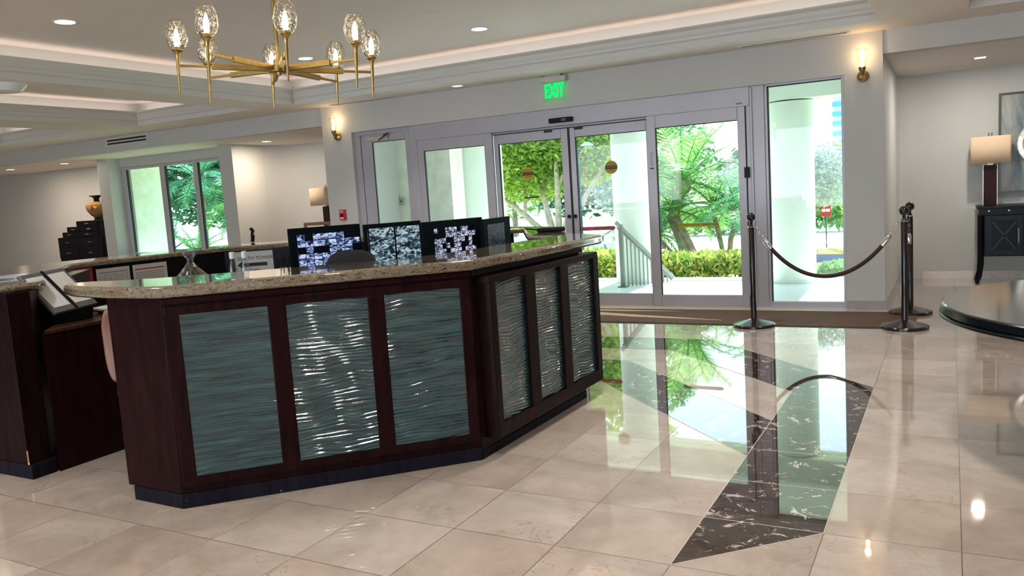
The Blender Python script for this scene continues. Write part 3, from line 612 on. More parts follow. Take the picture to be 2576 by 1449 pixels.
# ---------------------------------------------------------------- reception desk, front run
A = Vector((-3.829, 2.66)); B = Vector((-3.459, 2.658)); C_ = Vector((-2.350, 3.805)); D = Vector((-2.316, 5.23))
ZU, ZT = 1.088, 1.150
def panel_frame(name, p0, p1, u0, u1, z0, z1, bars, th, glass_rects, depth=.0, parent=None, seed=0):
    """rectangular frame standing proud of the face p0-p1, with rippled glass set in its openings"""
    d = (p1-p0).normalized(); nrm = Vector((d.y, -d.x))
    def W_(u, off, z): q = p0 + d*u + nrm*off; return (q.x, q.y, z)
    def slab(b, ua, ub, oa, ob, za, zb): b.hexa([W_(ua,ob,za), W_(ub,ob,za), W_(ub,oa,za), W_(ua,oa,za), W_(ua,ob,zb), W_(ub,ob,zb), W_(ub,oa,zb), W_(ua,oa,zb)])
    b = MB(); gz0, gz1 = glass_rects[0][2], glass_rects[0][3]
    slab(b, u0, u1, 0, th, z0, gz0); slab(b, u0, u1, 0, th, gz1, z1)
    us = [u0] + [v for g in glass_rects for v in g[:2]] + [u1]
    for i in range(0, len(us), 2): slab(b, us[i], us[i+1], 0, th, gz0, gz1)
    fr = b.build(name, ESPR if depth else MAHOG, parent, bevel=.004)
    rnd = random.Random(seed)
    for g in glass_rects:
        ua, ub, za, zb = g; b = MB(); nx, nz = 24, 420; vs = []
        ph = [rnd.uniform(0, 6.28) for _ in range(8)]
        rec = th-.030 if depth else .004; wk = .45 if (not depth and g is glass_rects[0]) else 1.0; per = .030 if wk < 1 else .0195
        for j in range(nz+1):
            z = za + (zb-za)*j/nz
            for i in range(nx+1):
                u = ua + (ub-ua)*i/nx; uu = u*7
                warp = wk*(.010*math.sin(uu + ph[0] + z*5) + .006*math.sin(uu*2.3 + ph[1] - z*9) + .003*math.sin(uu*4.1+ph[2]+z*17))
                zz = (z + warp)*2*PI/per
                h = .0062*abs(math.sin(zz/2 + (.15 if wk < 1 else .4)*math.sin(z*31+ph[3]))) + .0011*wk*math.sin(zz*.73 + ph[4] + uu*.8) + .0004*wk*math.sin(zz*2.9+ph[5]+uu*3)
                vs.append(W_(u, rec + .006 + h, z))
        b.add(vs, [(j*(nx+1)+i, j*(nx+1)+i+1, (j+1)*(nx+1)+i+1, (j+1)*(nx+1)+i) for j in range(nz) for i in range(nx)])
        b.build('glass_panel', WAVE, parent, smooth=True, ang=80)
    return fr
dBC = (C_-B).normalized(); nBC = Vector((dBC.y, -dBC.x)); dCD = (D-C_).normalized(); nCD = Vector((dCD.y, -dCD.x))
desk1 = thing('reception_desk_cabinet', 'dark mahogany desk front with three wide rippled teal glass panels', 'desk', (B.x, B.y, 0))
Aw = Vector((-3.885, 2.662)); innerB = Vector((-3.885, 2.93)); innerC = Vector((-2.72, 4.00))
b = MB(); b.prism([tuple(Aw), tuple(B), tuple(C_), tuple(innerC), (-3.56, 2.93), tuple(innerB)], .075, ZU); b.build('cabinet_body', MAHOG, desk1, bevel=.003)
b = MB(); b.prism([(-3.835, 2.655), (-3.455, 2.650), (C_.x+.006, C_.y-.008), (innerC.x, innerC.y), (-3.56, 2.90), (-3.835, 2.90)], 0, .075); b.build('plinth', PLINTH, desk1, bevel=.002)
panel_frame('panel_frame', B, C_, .012, 1.585, .115, 1.045, 0, .018, [(.080, .505, .160, 1.000), (.597, 1.017, .160, 1.000), (1.108, 1.524, .160, 1.000)], 0, desk1, 3)
b = MB(); q0, q1 = B + nBC*.010 + dBC*.0, C_ + nBC*.010
b.bar((q0.x, q0.y, 1.070), (q1.x, q1.y, 1.070), .02, .03); b.build('moulding', MAHOG, desk1, bevel=.004)
desk2 = thing('reception_desk_cabinet', 'dark desk section facing right with three narrow green rippled glass panels', 'desk', (C_.x, C_.y, 0))
b = MB(); b.prism([tuple(C_), tuple(D), (-2.66, 5.23), (-2.72, 4.00)], .05, ZU); b.build('cabinet_body', ESPR, desk2, bevel=.003)
b = MB(); b.prism([(C_.x+.004, C_.y), (D.x+.004, D.y), (-2.62, 5.22), (-2.70, 4.00)], 0, .05); b.build('plinth', PLINTH, desk2)
panel_frame('panel_frame', C_, D, .065, 1.555, .11, 1.045, 0, .085, [(.128, .477, .190, 1.005), (.602, .950, .190, 1.005), (1.068, 1.478, .190, 1.005)], 1, desk2, 9)
b = MB(); q0, q1 = C_ + nCD*.012, D + nCD*.012; b.bar((q0.x, q0.y, 1.070), (q1.x, q1.y, 1.070), .024, .034); b.build('moulding', ESPR, desk2, bevel=.004)
def arc(cx, cy, r, a0, a1, n=8): return [(cx + r*math.cos(a0+(a1-a0)*i/n), cy + r*math.sin(a0+(a1-a0)*i/n)) for i in range(n+1)]
TOPP = [(-3.43,2.640),(-2.315,3.775),(-2.262,4.3),(-2.245,5.50)] + [(-2.27,5.60),(-2.33,5.65)] + [(-2.80,6.05),(-3.10,6.72),(-3.40,6.98),(-3.60,6.85),(-2.95,5.70),(-2.70,5.62),(-2.745,4.75),(-2.785,4.3),(-2.93,3.93),(-3.60,3.31),(-3.95,3.03),(-4.15,2.93),(-4.30,2.90),(-4.37,2.85),(-4.385,2.78),(-4.33,2.72),(-4.15,2.665),(-3.85,2.625)]
b = MB(); b.prism(TOPP, ZU, ZT); o = b.build('granite_countertop', GRAN, bevel=.020, seg=4, ang=50); o.modifiers['edge'].angle_limit = math.radians(60)
tag(o, 'speckled brown granite countertop on the near desk, wrapping round to the right', 'countertop')

# left pedestal and back run
desk3 = thing('reception_desk_pedestal', 'dark desk end at the left picture edge with chipped corner', 'desk', (-4.76, 2.66, 0))
b = MB(); b.prism([(-4.79,2.662),(-4.79,2.80),(-5.42,3.40),(-6.12,4.08),(-6.37,3.86),(-5.16,2.662)], .085, 1.105); b.build('cabinet_body', ESPR, desk3, bevel=.003)
b = MB(); b.prism([(-4.757,2.655),(-4.757,2.80),(-5.45,3.45),(-6.10,4.06),(-6.35,3.84),(-5.15,2.655)], 0, .085); b.build('plinth', PLINTH, desk3, bevel=.002)
b = MB(); b.box(-4.7905, -4.786, 2.658, 2.664, .09, .17); b.box(-4.791, -4.775, 2.657, 2.66, .088, .10); b.build('chip', plain('raw_wood_chip', (.62,.36,.18), .7), desk3)
desk4 = thing('work_desk', 'low brown work desk inside the reception ring, in the gap', 'desk', (-4.70, 3.1, 0))
b = MB(); b.prism([(-4.70,2.80),(-4.70,3.95),(-5.55,4.15),(-5.50,3.55)], .845, .868); b.build('desk_top', wood('work_desk_wood', (.030,.013,.009), (.070,.030,.022), .3, .2), desk4, bevel=.004)
b = MB(); b.prism([(-4.74,2.81),(-4.74,3.95),(-4.78,3.95),(-4.78,2.85)], 0, .845); b.build('side_panel', wood('deep_brown_wood', (.010,.003,.003), (.020,.006,.005), .4, .1), desk4)
desk5 = thing('reception_back_counter', 'dark back run of the reception ring carrying pinned notices', 'desk', (-6.5, 5, 0))
b = MB(); b.prism([(-6.461,4.0),(-6.29,5.62),(-5.80,6.02),(-4.3,7.0),(-3.95,7.30),(-4.1,7.55),(-6.0,6.42),(-6.62,5.82),(-6.80,4.0)], 0, 1.105); b.build('cabinet_body', BLACKW, desk5, bevel=.003)
b = MB(); b.prism([(-5.063,3.06),(-6.10,3.86),(-6.36,4.10),(-6.40,4.25),(-6.253,5.576),(-5.77,5.958),(-4.3,6.93),(-3.45,6.90),(-3.30,7.06),(-3.92,7.42),(-4.4,7.62),(-6.178,6.45),(-6.72,5.85),(-6.95,4.2),(-6.9,3.75),(-5.25,2.60),(-4.90,2.62),(-4.84,2.72),(-4.83,2.88),(-4.88,2.96)], 1.105, 1.150)
o = b.build('granite_countertop', GRAN, bevel=.018, seg=4, ang=50); o.modifiers['edge'].angle_limit = math.radians(60); tag(o, 'brown granite countertop on the left and far side of the desk ring', 'countertop')
desk6 = thing('monitor_desk', 'low inner desk surface the monitors stand on, behind the front counter', 'desk', (-3.3, 5, 0))
b = MB(); b.prism([(-2.72,4.02),(-2.66,5.25),(-3.0,5.75),(-3.5,6.7),(-4.1,6.6),(-3.75,5.2),(-3.92,4.15),(-4.25,3.75),(-3.50,3.10)], .735, .765); b.build('desk_top', ESPR, desk6, bevel=.003)
MB().box(-3.95, -3.90, 4.3, 4.9, 0, .735).build('support_panel', ESPR, desk6); MB().box(-3.4, -2.9, 5.0, 5.04, 0, .735).build('support_panel', ESPR, desk6)

# documents on left counter and document stand
o = thing('document_stand', 'black sloped display stand holding printed sheets in the desk gap', 'stand', (-4.9, 3.08, .868))
Q0, Q1, R0, R1 = Vector((-4.83,2.965,.945)), Vector((-4.86,3.27,.965)), Vector((-5.02,2.88,1.185)), Vector((-5.06,3.21,1.205))
nn = (Q1-Q0).cross(R0-Q0).normalized(); nn = -nn if nn.z < 0 else nn
def onp(u, v, h): return Q0 + (Q1-Q0)*u + (R0-Q0)*v + nn*h
b = MB(); b.hexa([onp(0,0,-.025), onp(1,0,-.025), onp(1,1,-.025), onp(0,1,-.025), onp(0,0,0), onp(1,0,0), onp(1,1,0), onp(0,1,0)]); b.build('tray', plain('grey_plastic', (.12,.12,.125), .35), o, bevel=.003)
b = MB(); b.hexa([(-4.88,2.98,.869), (-4.90,3.25,.869), (-5.12,3.2,.869), (-5.10,2.98,.869), tuple(onp(.05,.02,-.026)), tuple(onp(.95,.02,-.026)), tuple(onp(.95,.95,-.026)), tuple(onp(.05,.95,-.026))]); b.build('base', BLK, o)
b = MB(); b.hexa([onp(.06,.12,.0005), onp(.44,.12,.0005), onp(.44,.9,.0005), onp(.06,.9,.0005), onp(.06,.12,.002), onp(.44,.12,.002), onp(.44,.9,.002), onp(.06,.9,.002)]); b.build('sheet', PAPER, o)
b = MB(); b.hexa([onp(.55,.12,.0005), onp(.94,.12,.0005), onp(.94,.9,.0005), onp(.55,.9,.0005), onp(.55,.12,.002), onp(.94,.12,.002), onp(.94,.9,.002), onp(.55,.9,.002)]); b.build('sheet', PAPER, o)
b = MB(); b.hexa([onp(.47,0,0), onp(.52,0,0), onp(.52,1,0), onp(.47,1,0), onp(.47,0,.006), onp(.52,0,.006), onp(.52,1,.006), onp(.47,1,.006)]); b.build('divider', BLK, o)
for k in range(3):
    o = MB().box(-.15, .15, -.11, .11, 0, .012).build('paper_stack', PAPER); o.location = (-4.93-.02*k, 3.52-.015*k, .869+.013*k); o.rotation_euler = (0,0,.15*k)
    tag(o, ['bottom', 'middle', 'top'][k] + ' white paper pad of the stack on the low work desk', 'paper pad', 'paper pads on the low work desk')
for k, (dx, dz, l) in enumerate(((0, 0, 'lower magazine of the pile on the left counter, at the picture edge'), (.05, .008, 'upper magazine of the pile on the left counter, at the picture edge'))):
    o = thing('magazine', l, 'magazine', (-5.55+dx, 3.02+dx*.4, 1.151+dz), .9+.3*k, 'magazines on the left counter')
    MB().box(-.15,.15,-.11,.11,0,.007).build('pages', PAPER, o, world=False); MB().box(-.15,.15,-.11,.11,.0071,.0078).build('cover', plain('magazine_cover', (.35,.38,.45), .3, var=.6, scale=12), o, world=False)

# notices pinned on inner face
def on_face(p0, p1, name, label, cat, s0, z0, z1, wdt, parts):
    p0 = Vector(p0); p1 = Vector(p1); d = (p1-p0).normalized(); ang = math.atan2(d.y, d.x)
    o = thing(name, label, cat, (p0.x+d.x*s0, p0.y+d.y*s0, z0), ang)
    MB().box(0, wdt, -.0035, -.0015, 0, z1-z0).build('sheet', parts[0], o, world=False)
    return o
Fa, Fb = (-6.44, 4.20), (-6.29, 5.62)
RED = plain('red_poster', (.45,.01,.02), .4)
def ltext(o, s, size, x, z, mat, sx=1.0, bold=0):
    t = text(s, size, (0,0,0), mat, None, bold=bold); t.parent = o; t.location = (x, -.0042, z); t.rotation_euler = (PI/2, 0, 0); t.scale = (sx, 1, 1)
# the face normal points to +X side (towards the ring inside)
o = on_face(Fa, Fb, 'warning_poster', 'red framed WARNING poster pinned inside the back counter', 'poster', -.16, .90, 1.10, .27, [RED])
MB().box(.04, .23, -.0045, -.0036, -.02, .155).build('notice', PAPER, o, world=False); MB().box(.05, .22, -.0052, -.0046, .09, .145).build('header', INK, o, world=False)
MB().lathe([(.078,0),(.078,.0004)], (.135, -.0053, .1175), 28, axis='y', sy=.28).build('oval', RED, o, world=False)
ltext(o, 'WARNING', .032, .135, .117, WHT); ltext(o, 'OPERATING', .034, .145, .045, INK)
for c in o.children:
    if c.name.startswith('lettering'): c.location.y = -.0065
o = on_face(Fa, Fb, 'form_sheet', 'white table form with a blue heading line, next to the red poster', 'paper', .14, .90, 1.075, .30, [PAPER])
MB().box(.02, .28, -.0042, -.0036, .135, .142).build('line', plain('blue_ink', (.1,.25,.45), .5), o, world=False)
b = MB()
for r_ in range(7): b.box(.02, .28, -.0040, -.0036, .02+r_*.016, .022+r_*.016)
for c_ in range(6): b.box(.02+c_*.051, .022+c_*.051, -.0040, -.0036, .02, .13)
b.build('table_print', plain('grey_ink', (.3,.3,.3), .5), o, world=False)
o = on_face(Fa, Fb, 'form_sheet', 'white table form with a red heading line, left of the plastic bag', 'paper', .47, .90, 1.075, .33, [PAPER])
MB().box(.02, .30, -.0042, -.0036, .128, .138).build('line', RED, o, world=False)
b = MB()
for r_ in range(6): b.box(.02, .30, -.0040, -.0036, .02+r_*.016, .025+r_*.016)
b.build('table_print', plain('grey_ink2', (.25,.25,.28), .5), o, world=False)
o = on_face((-6.29,5.62), (-5.80,6.02), 'direction_sheet', 'white sheet reading SOUTH TOWER 3400 with a black arrow', 'sign', .10, .86, 1.088, .36, [PAPER])
ltext(o, 'SOUTH TOWER', .048, .19, .160, INK); ltext(o, '3400', .045, .18, .035, INK)
b = MB(); p = [(.015,.098),(.065,.138),(.065,.115),(.30,.115),(.30,.080),(.065,.080),(.065,.058)]
b.add([(x, -.0046, z) for x, z in p] + [(x, -.0036, z) for x, z in p], [tuple(range(7)), tuple(range(7,14))[::-1]] + [(i,(i+1)%7,(i+1)%7+7,i+7) for i in range(7)]); b.build('arrow', INK, o, world=False)

# plastic bag
o = thing('plastic_bag', 'knotted clear plastic bag standing behind the granite counter', 'bag', (-4.02, 3.33, .766))
prof = [(.02,0),(.10,.01),(.125,.08),(.12,.20),(.11,.30),(.075,.36),(.035,.41),(.014,.445),(.018,.465),(.035,.49),(.030,.50)]
n = 48; vs = []
for j, (r_, z_) in enumerate(prof):
    for i in range(n):
        a2 = 2*PI*i/n; k_ = 1 + (.05+.018*j)*math.sin(11*a2 + .25*j)*(j > 2) + .05*math.sin(4*a2+j)
        vs.append((r_*1.15*k_*math.cos(a2), r_*k_*math.sin(a2), z_))
b = MB(); b.add(vs, [(j*n+i, j*n+(i+1)%n, (j+1)*n+(i+1)%n, (j+1)*n+i) for j in range(len(prof)-1) for i in range(n)]); b.build('film', glass('thin_plastic', (.72,.68,.70), 2.2, .12, .6, 30), o, world=False)
b = MB()
for k in range(9): b.sphere((random.uniform(-.06,.06), random.uniform(-.05,.05), .06+.03*k), .042, 10)
b.build('contents', plain('bag_contents', (.30,.17,.13), .6, var=.5, scale=20), o, world=False)
# bottles
for k, (x, y) in enumerate(((-3.83,3.48), (-3.77,3.52))):
    o = thing('water_bottle', ['left', 'right'][k] + ' one of two clear water bottles with white caps by the SOUTH TOWER sheet', 'bottle', (x, y, .766), group='water bottles behind the counter')
    b = MB(); b.lathe([(.030,0),(.032,.01),(.032,.30),(.030,.36),(.014,.44),(.013,.455)], (0,0,0), 20); b.build('body', glass('bottle_plastic', (.88,.93,.95), 1.5, .02), o, world=False)
    b = MB(); b.lathe([(.0325,.22),(.0325,.30)], (0,0,0), 20); b.build('bottle_label', plain('bottle_label', (.35,.5,.6), .4, var=.5, scale=30), o, world=False)
    b = MB(); b.lathe([(.016,.445),(.017,.482),(.010,.486)], (0,0,0), 16); b.build('cap', WHT, o, world=False)
# small black holder and cable near sheet
o = thing('pen_cup', 'black pen holder with pens in front of the SOUTH TOWER sheet', 'pen holder', (-3.66, 3.74, .766))
b = MB(); b.lathe([(.035,0),(.037,.36),(.033,.36)], (0,0,0), 16); b.build('cup', BLK, o, world=False)
for k in range(5): MB().tube([(.01*math.cos(k*1.3), .01*math.sin(k*1.3), .30), (.03*math.cos(k*1.3), .03*math.sin(k*1.3), .46-.02*(k%3))], .004, 6).build('pen', BLK, o, world=False)
o = MB().tube([(-3.86,4.25,.766+0.01), (-3.85,4.22,.95), (-3.90,4.15,1.08), (-3.97,4.08,1.14), (-4.02,4.03,1.15)], .006, 8).build('gooseneck_cable', BLK); tag(o, 'curved black cable rising beside the leftmost monitor', 'cable')

# ---------------------------------------------------------------- monitors
def screen_mat(name, nx, ny, c1, c2, dark, s, seed, freq=9.0):
    mt, n, bb = new(name); n.nodes.remove(bb)
    t = nd(n, 'ShaderNodeTexCoord'); sp = nd(n, 'ShaderNodeSeparateXYZ'); n.links.new(t.outputs['Generated'], sp.inputs[0])
    cb = nd(n, 'ShaderNodeCombineXYZ'); n.links.new(sp.outputs['X'], cb.inputs[0]); n.links.new(sp.outputs['Z'], cb.inputs[1])
    sc_ = nd(n, 'ShaderNodeVectorMath', operation='MULTIPLY'); sc_.inputs[1].default_value = (nx, ny, 1); n.links.new(cb.outputs[0], sc_.inputs[0])
    fl = nd(n, 'ShaderNodeVectorMath', operation='FLOOR'); n.links.new(sc_.outputs[0], fl.inputs[0])
    ad = nd(n, 'ShaderNodeVectorMath', operation='ADD'); ad.inputs[1].default_value = (seed, seed*.7, 0); n.links.new(fl.outputs[0], ad.inputs[0])
    wn = nd(n, 'ShaderNodeTexWhiteNoise'); n.links.new(ad.outputs[0], wn.inputs['Vector'])
    ma = nd(n, 'ShaderNodeVectorMath', operation='MULTIPLY_ADD'); n.links.new(wn.outputs['Color'], ma.inputs[0]); ma.inputs[1].default_value = (40,40,40); n.links.new(cb.outputs[0], ma.inputs[2])
    no = nd(n, 'ShaderNodeTexNoise', i_Scale=freq, i_Detail=3.0, i_Distortion=1.2); n.links.new(ma.outputs[0], no.inputs['Vector'])
    r = nd(n, 'ShaderNodeValToRGB'); r.color_ramp.interpolation = 'LINEAR'; e = r.color_ramp.elements
    e[0].position = .40; e[0].color = (.006,.012,.03,1); e[1].position = .60; e[1].color = c2 + (1,); x = e.new(.48); x.color = c1 + (1,)
    n.links.new(no.outputs[0], r.inputs[0])
    gt = nd(n, 'ShaderNodeMath', operation='GREATER_THAN'); gt.inputs[1].default_value = dark; n.links.new(wn.outputs['Value'], gt.inputs[0])
    fr = nd(n, 'ShaderNodeVectorMath', operation='FRACTION'); n.links.new(sc_.outputs[0], fr.inputs[0]); s2 = nd(n, 'ShaderNodeSeparateXYZ'); n.links.new(fr.outputs[0], s2.inputs[0])
    g1 = nd(n, 'ShaderNodeMath', operation='GREATER_THAN'); g1.inputs[1].default_value = .06; n.links.new(s2.outputs[0], g1.inputs[0])
    g2 = nd(n, 'ShaderNodeMath', operation='GREATER_THAN'); g2.inputs[1].default_value = .08; n.links.new(s2.outputs[1], g2.inputs[0])
    m1 = nd(n, 'ShaderNodeMath', operation='MULTIPLY'); n.links.new(g1.outputs[0], m1.inputs[0]); n.links.new(g2.outputs[0], m1.inputs[1])
    m2 = nd(n, 'ShaderNodeMath', operation='MULTIPLY'); n.links.new(m1.outputs[0], m2.inputs[0]); n.links.new(gt.outputs[0], m2.inputs[1])
    m3 = nd(n, 'ShaderNodeMath', operation='MULTIPLY'); m3.inputs[1].default_value = s; n.links.new(m2.outputs[0], m3.inputs[0])
    em = nd(n, 'ShaderNodeEmission'); n.links.new(r.outputs[0], em.inputs[0]); n.links.new(m3.outputs[0], em.inputs[1])
    gl = nd(n, 'ShaderNodeBsdfPrincipled'); gl.inputs['Base Color'].default_value = (.004,.005,.008,1); gl.inputs['Roughness'].default_value = .25; gl.inputs['Specular IOR Level'].default_value = .15
    sh = nd(n, 'ShaderNodeAddShader'); n.links.new(em.outputs[0], sh.inputs[0]); n.links.new(gl.outputs[0], sh.inputs[1]); n.links.new(sh.outputs[0], n.nodes['Material Output'].inputs[0])
    return mt
BEZ = plain('monitor_bezel', (.004,.008,.010), .6, var=.2, spec=.05)
def monitor(label, pl_, pr_, ztop, h, mat, marg=(.03,.02,.02,.03), desk=.766):
    pl_ = Vector(pl_); pr_ = Vector(pr_); d = pr_-pl_; wd = d.length; ang = math.atan2(d.y, d.x); c = (pl_+pr_)/2
    o = thing('monitor', label, 'monitor', (c.x, c.y, desk), ang, 'monitors behind the front counter')
    zb, zt = ztop-h-desk, ztop-desk
    MB().box(-wd/2, wd/2, 0, .035, zb, zt).build('casing', BEZ, o, bevel=.004, world=False)
    MB().box(-wd/2+marg[0], wd/2-marg[1], -.0025, -.0005, zb+marg[2], zt-marg[3]).build('screen', mat, o, world=False)
    b = MB(); b.box(-.03, .03, .035, .06, .01, zb+.12); b.build('stand', BLK, o, world=False)
    b = MB(); b.lathe([(.13,0),(.12,.012),(.03,.016)], (0,.05,0), 28); b.build('stand_foot', BLK, o, world=False)
    return o
monitor('leftmost monitor, its screen a colourful grid of camera pictures', (-3.827,3.967), (-3.541,4.355), 1.357, .335, screen_mat('camera_grid_colour', 8, 6, (.06,.10,.30), (.48,.55,.72), .30, 1.1, 3.0, 10), (.05,.012,.03,.045))
monitor('second monitor from the left, blurry grey camera picture of a lobby', (-3.453,4.288), (-3.234,4.636), 1.350, .33, screen_mat('camera_grey', 2, 1, (.07,.13,.15), (.45,.55,.62), .0, .9, 8.0, 9), (.02,.015,.05,.03))
monitor('third monitor from the left, rows of small white camera thumbnails', (-3.109,4.476), (-2.961,5.014), 1.341, .33, screen_mat('camera_grid_white', 11, 7, (.10,.12,.20), (.62,.64,.75), .35, 1.1, 5.0, 16), (.09,.08,.03,.05))
monitor('rightmost monitor, dark screen with faint speckles, turned away', (-2.902,4.932), (-2.945,5.40), 1.325, .33, screen_mat('dark_speckle', 30, 20, (.01,.015,.03), (.05,.06,.10), .5, .8, 2.0, 30), (.05,.12,.03,.04))

# chairs
FAB = plain('black_mesh_fabric', (.008,.008,.012), .8, var=.2); TAN = plain('tan_leather', (.22,.10,.065), .45, var=.1)
def office_chair(label, x, y, rz, zt, mat, wd=.46, hb=.45, seat=.47):
    o = thing('office_chair', label, 'chair', (x, y, 0), rz)
    b = MB(); n, m_ = 14, 12; vs = []
    for j in range(m_+1):
        v = j/m_; half = wd/2*(1 - .22*abs(2*v-1)**3 - .05*(1-v))
        for i in range(n+1):
            u = 2*i/n-1; vs.append((u*half, .05*u*u - .03*math.sin(v*3), zt-hb+v*hb - .06*max(0, abs(u)-.55)*(v > .8)))
    b.add(vs, [(j*(n+1)+i, j*(n+1)+i+1, (j+1)*(n+1)+i+1, (j+1)*(n+1)+i) for j in range(m_) for i in range(n)])
    k = b.build('backrest', mat, o, world=False); k.modifiers.new('t', 'SOLIDIFY').thickness = .04; k.modifiers.new('s', 'SUBSURF').render_levels = 1
    b = MB(); b.prism([(-.22,-.42),(.22,-.42),(.25,-.3),(.24,-.02),(-.24,-.02),(-.25,-.3)], seat-.06, seat); b.build('seat', mat, o, bevel=.02, world=False)
    b = MB(); b.tube([(0,-.22,.10),(0,-.22,seat-.06)], .025, 10); b.tube([(0,-.2,seat-.07),(0,.07,seat-.05),(0,.06,zt-hb+.1)], .018, 8); b.build('column', BLK, o, world=False)
    for k in range(5):
        a = k*2*PI/5; MB().bar((0,-.22,.11), (.27*math.cos(a), -.22+.27*math.sin(a), .06), .035, .025).build('leg', BLK, o, world=False)
    return o
office_chair('black office chair back in front of the leftmost monitor', -3.17, 3.78, math.radians(28.8), 1.225, FAB, .34, .30)
tanc = office_chair('tan office chair back edge showing left of the dark desk end', -4.24, 3.10, math.radians(195), 1.0, TAN, .50, .48)
b = MB(); b.sphere((.17, -.02, .955), .03, 10, 1.6); b.build('headrest_cover', plain('pale_blue_cloth', (.55,.65,.70), .7), tanc, world=False)
# phone and paperwork on right end
o = thing('desk_phone', 'black handset lying on the granite at the far right of the desk', 'phone', (-3.0, 6.22, 1.151), .45)
b = MB(); b.box(-.12,.12,-.04,.04,0,.035); b.build('body', BLK, o, bevel=.012, world=False); MB().tube([(-.12,0,.02),(-.17,.02,.03),(-.22,.01,.035)], .006, 8).build('antenna', BLK, o, world=False)
# ornament left of monitor, brown chair far
o = MB().tube([(-6.60,6.30,1.16),(-6.62,6.33,1.20),(-6.57,6.28,1.23),(-6.62,6.34,1.27),(-6.57,6.27,1.29)], .02, 10).build('scroll_ornament', BLK); tag(o, 'small black curved ornament on the far granite, left of the first monitor', 'ornament')
o = thing('side_chair', 'brown wooden chair back with square opening, below the lamp in the alcove', 'chair', (-8.55, 9.5, 0), .15)
BRW = plain('brown_wood_chair', (.28,.13,.06), .4, var=.2)
MB().box(-.24,.24,-.015,.015,1.195,1.245).build('top_rail', BRW, o, bevel=.012, world=False)
for s_ in (-1, 1): MB().bar((s_*.22,0,.01), (s_*.215,0,1.20), .045, .03).build('leg', BRW, o, world=False); MB().bar((s_*.22,-.42,.01), (s_*.22,-.42,.44), .04, .04).build('leg', BRW, o, world=False)
MB().box(-.20,.20,-.012,.012,1.06,1.09).build('rail', BLK, o, world=False); MB().box(-.24,.24,-.44,.0,.44,.49).build('seat', BLK, o, bevel=.015, world=False)

# ---------------------------------------------------------------- alcove furniture
def box_lamp(label, x, y, zb, bw, zs0, zs1, sw_, sd, rz, acrylic=True):
    o = thing('table_lamp', label, 'lamp', (x, y, zb), rz)
    L = plain('linen_shade', (.60,.46,.32), .8, var=.03, scale=60, emit=(1,.75,.5), es=.02)
    MB().box(-bw/2, bw/2, -.045, .045, .0, zs0-zb-.02).build('base', LAMPW, o, bevel=.002, world=False)
    if acrylic:
        AC = plain('clear_acrylic_edge', (.75,.72,.68), .15)
        for s_ in (-1, 1): MB().box(s_*(bw/2+.004)-.004, s_*(bw/2+.004)+.004, -.05, .05, 0, zs0-zb-.01).build('acrylic_plate', AC, o, world=False)
    b = MB(); z0, z1 = zs0-zb, zs1-zb; r = .02
    pr = [(-sw_/2+r,-sd/2),(sw_/2-r,-sd/2),(sw_/2,-sd/2+r),(sw_/2,sd/2-r),(sw_/2-r,sd/2),(-sw_/2+r,sd/2),(-sw_/2,sd/2-r),(-sw_/2,-sd/2+r)]
    n = len(pr); b.add([(x_, y_, z0) for x_, y_ in pr] + [(x_, y_, z1) for x_, y_ in pr], [(i,(i+1)%n,(i+1)%n+n,i+n) for i in range(n)]); k = b.build('lamp_shade', L, o, world=False); k.modifiers.new('t', 'SOLIDIFY').thickness = .004
    for s_ in (-.014, .014): MB().tube([(s_,0,z1-.02),(s_*1.3,0,z1+.045)], .006, 8).build('finial', BRASS2, o, world=False)
    MB().box(-.03,.03,-.02,.02,z0-.02,z0+.03).build('socket', BRASS, o, world=False)
    return o
box_lamp('table lamp with beige box shade on dark block base, in the left alcove', -9.76, 11.15, .80, .19, 1.49, 1.80, .52, .40, math.radians(-18), False)
o = thing('console_table', 'dark console table under the alcove lamp, hidden behind the desk', 'table', (-9.76, 11.15, 0))
MB().box(-10.2, -9.3, 10.95, 11.4, .765, .80).build('table_top', BLACKW, o, bevel=.004)
for sx_ in (-10.15, -9.35):
    for sy_ in (11.0, 11.35): MB().box(sx_-.025, sx_+.025, sy_-.025, sy_+.025, 0, .765).build('leg', BLACKW, o)
o = thing('picture_frame', 'dark picture frame edge showing beside the left sconce wall', 'picture', (-9.6, 12.0, 1.7)); MB().box(-10.27, -8.9, 11.965, 11.997, 1.05, 2.33).build('picture_border', BLACKW, o); MB().box(-10.22, -8.95, 11.962, 11.965, 1.10, 2.28).build('canvas', plain('grey_canvas', (.5,.48,.45), .7), o)
# step chest
o = thing('step_chest', 'black stepped chest of drawers against the far left wall', 'chest', (-16.2, 10.9, 0))
steps = [(-17.02, 1.15), (-16.84, 1.26), (-16.66, 1.37), (-16.32, 1.485)]
b = MB()
for k, (x0, zt) in enumerate(steps): b.box(x0, -15.25, 10.72, 11.15, 0 if k == 0 else steps[k-1][1], zt)
b.build('chest_body', BLACKW, o, bevel=.004)
HN = plain('pewter_handle', (.45,.42,.38), .3, metal=.8)
def drawer(x0, x1, z0, z1):
    d = MB().box(x0+.008, x1-.008, 10.706, 10.72, z0+.008, z1-.008).build('drawer', BLACKW, o, bevel=.002)
    c = (x0+x1)/2; MB().tube([(c-.05,10.705,(z0+z1)/2),(c-.05,10.69,(z0+z1)/2),(c+.05,10.69,(z0+z1)/2),(c+.05,10.705,(z0+z1)/2)], .006, 6).build('handle', HN, d)
drawer(-17.02,-16.35,.93,1.15); drawer(-16.35,-15.5,.93,1.15); drawer(-17.02,-16.35,.70,.93); drawer(-16.35,-15.5,.70,.93); drawer(-16.84,-16.35,1.15,1.26); drawer(-16.35,-15.6,1.15,1.26); drawer(-16.66,-16.2,1.26,1.37); drawer(-16.2,-15.6,1.26,1.37); drawer(-16.32,-15.6,1.37,1.485)
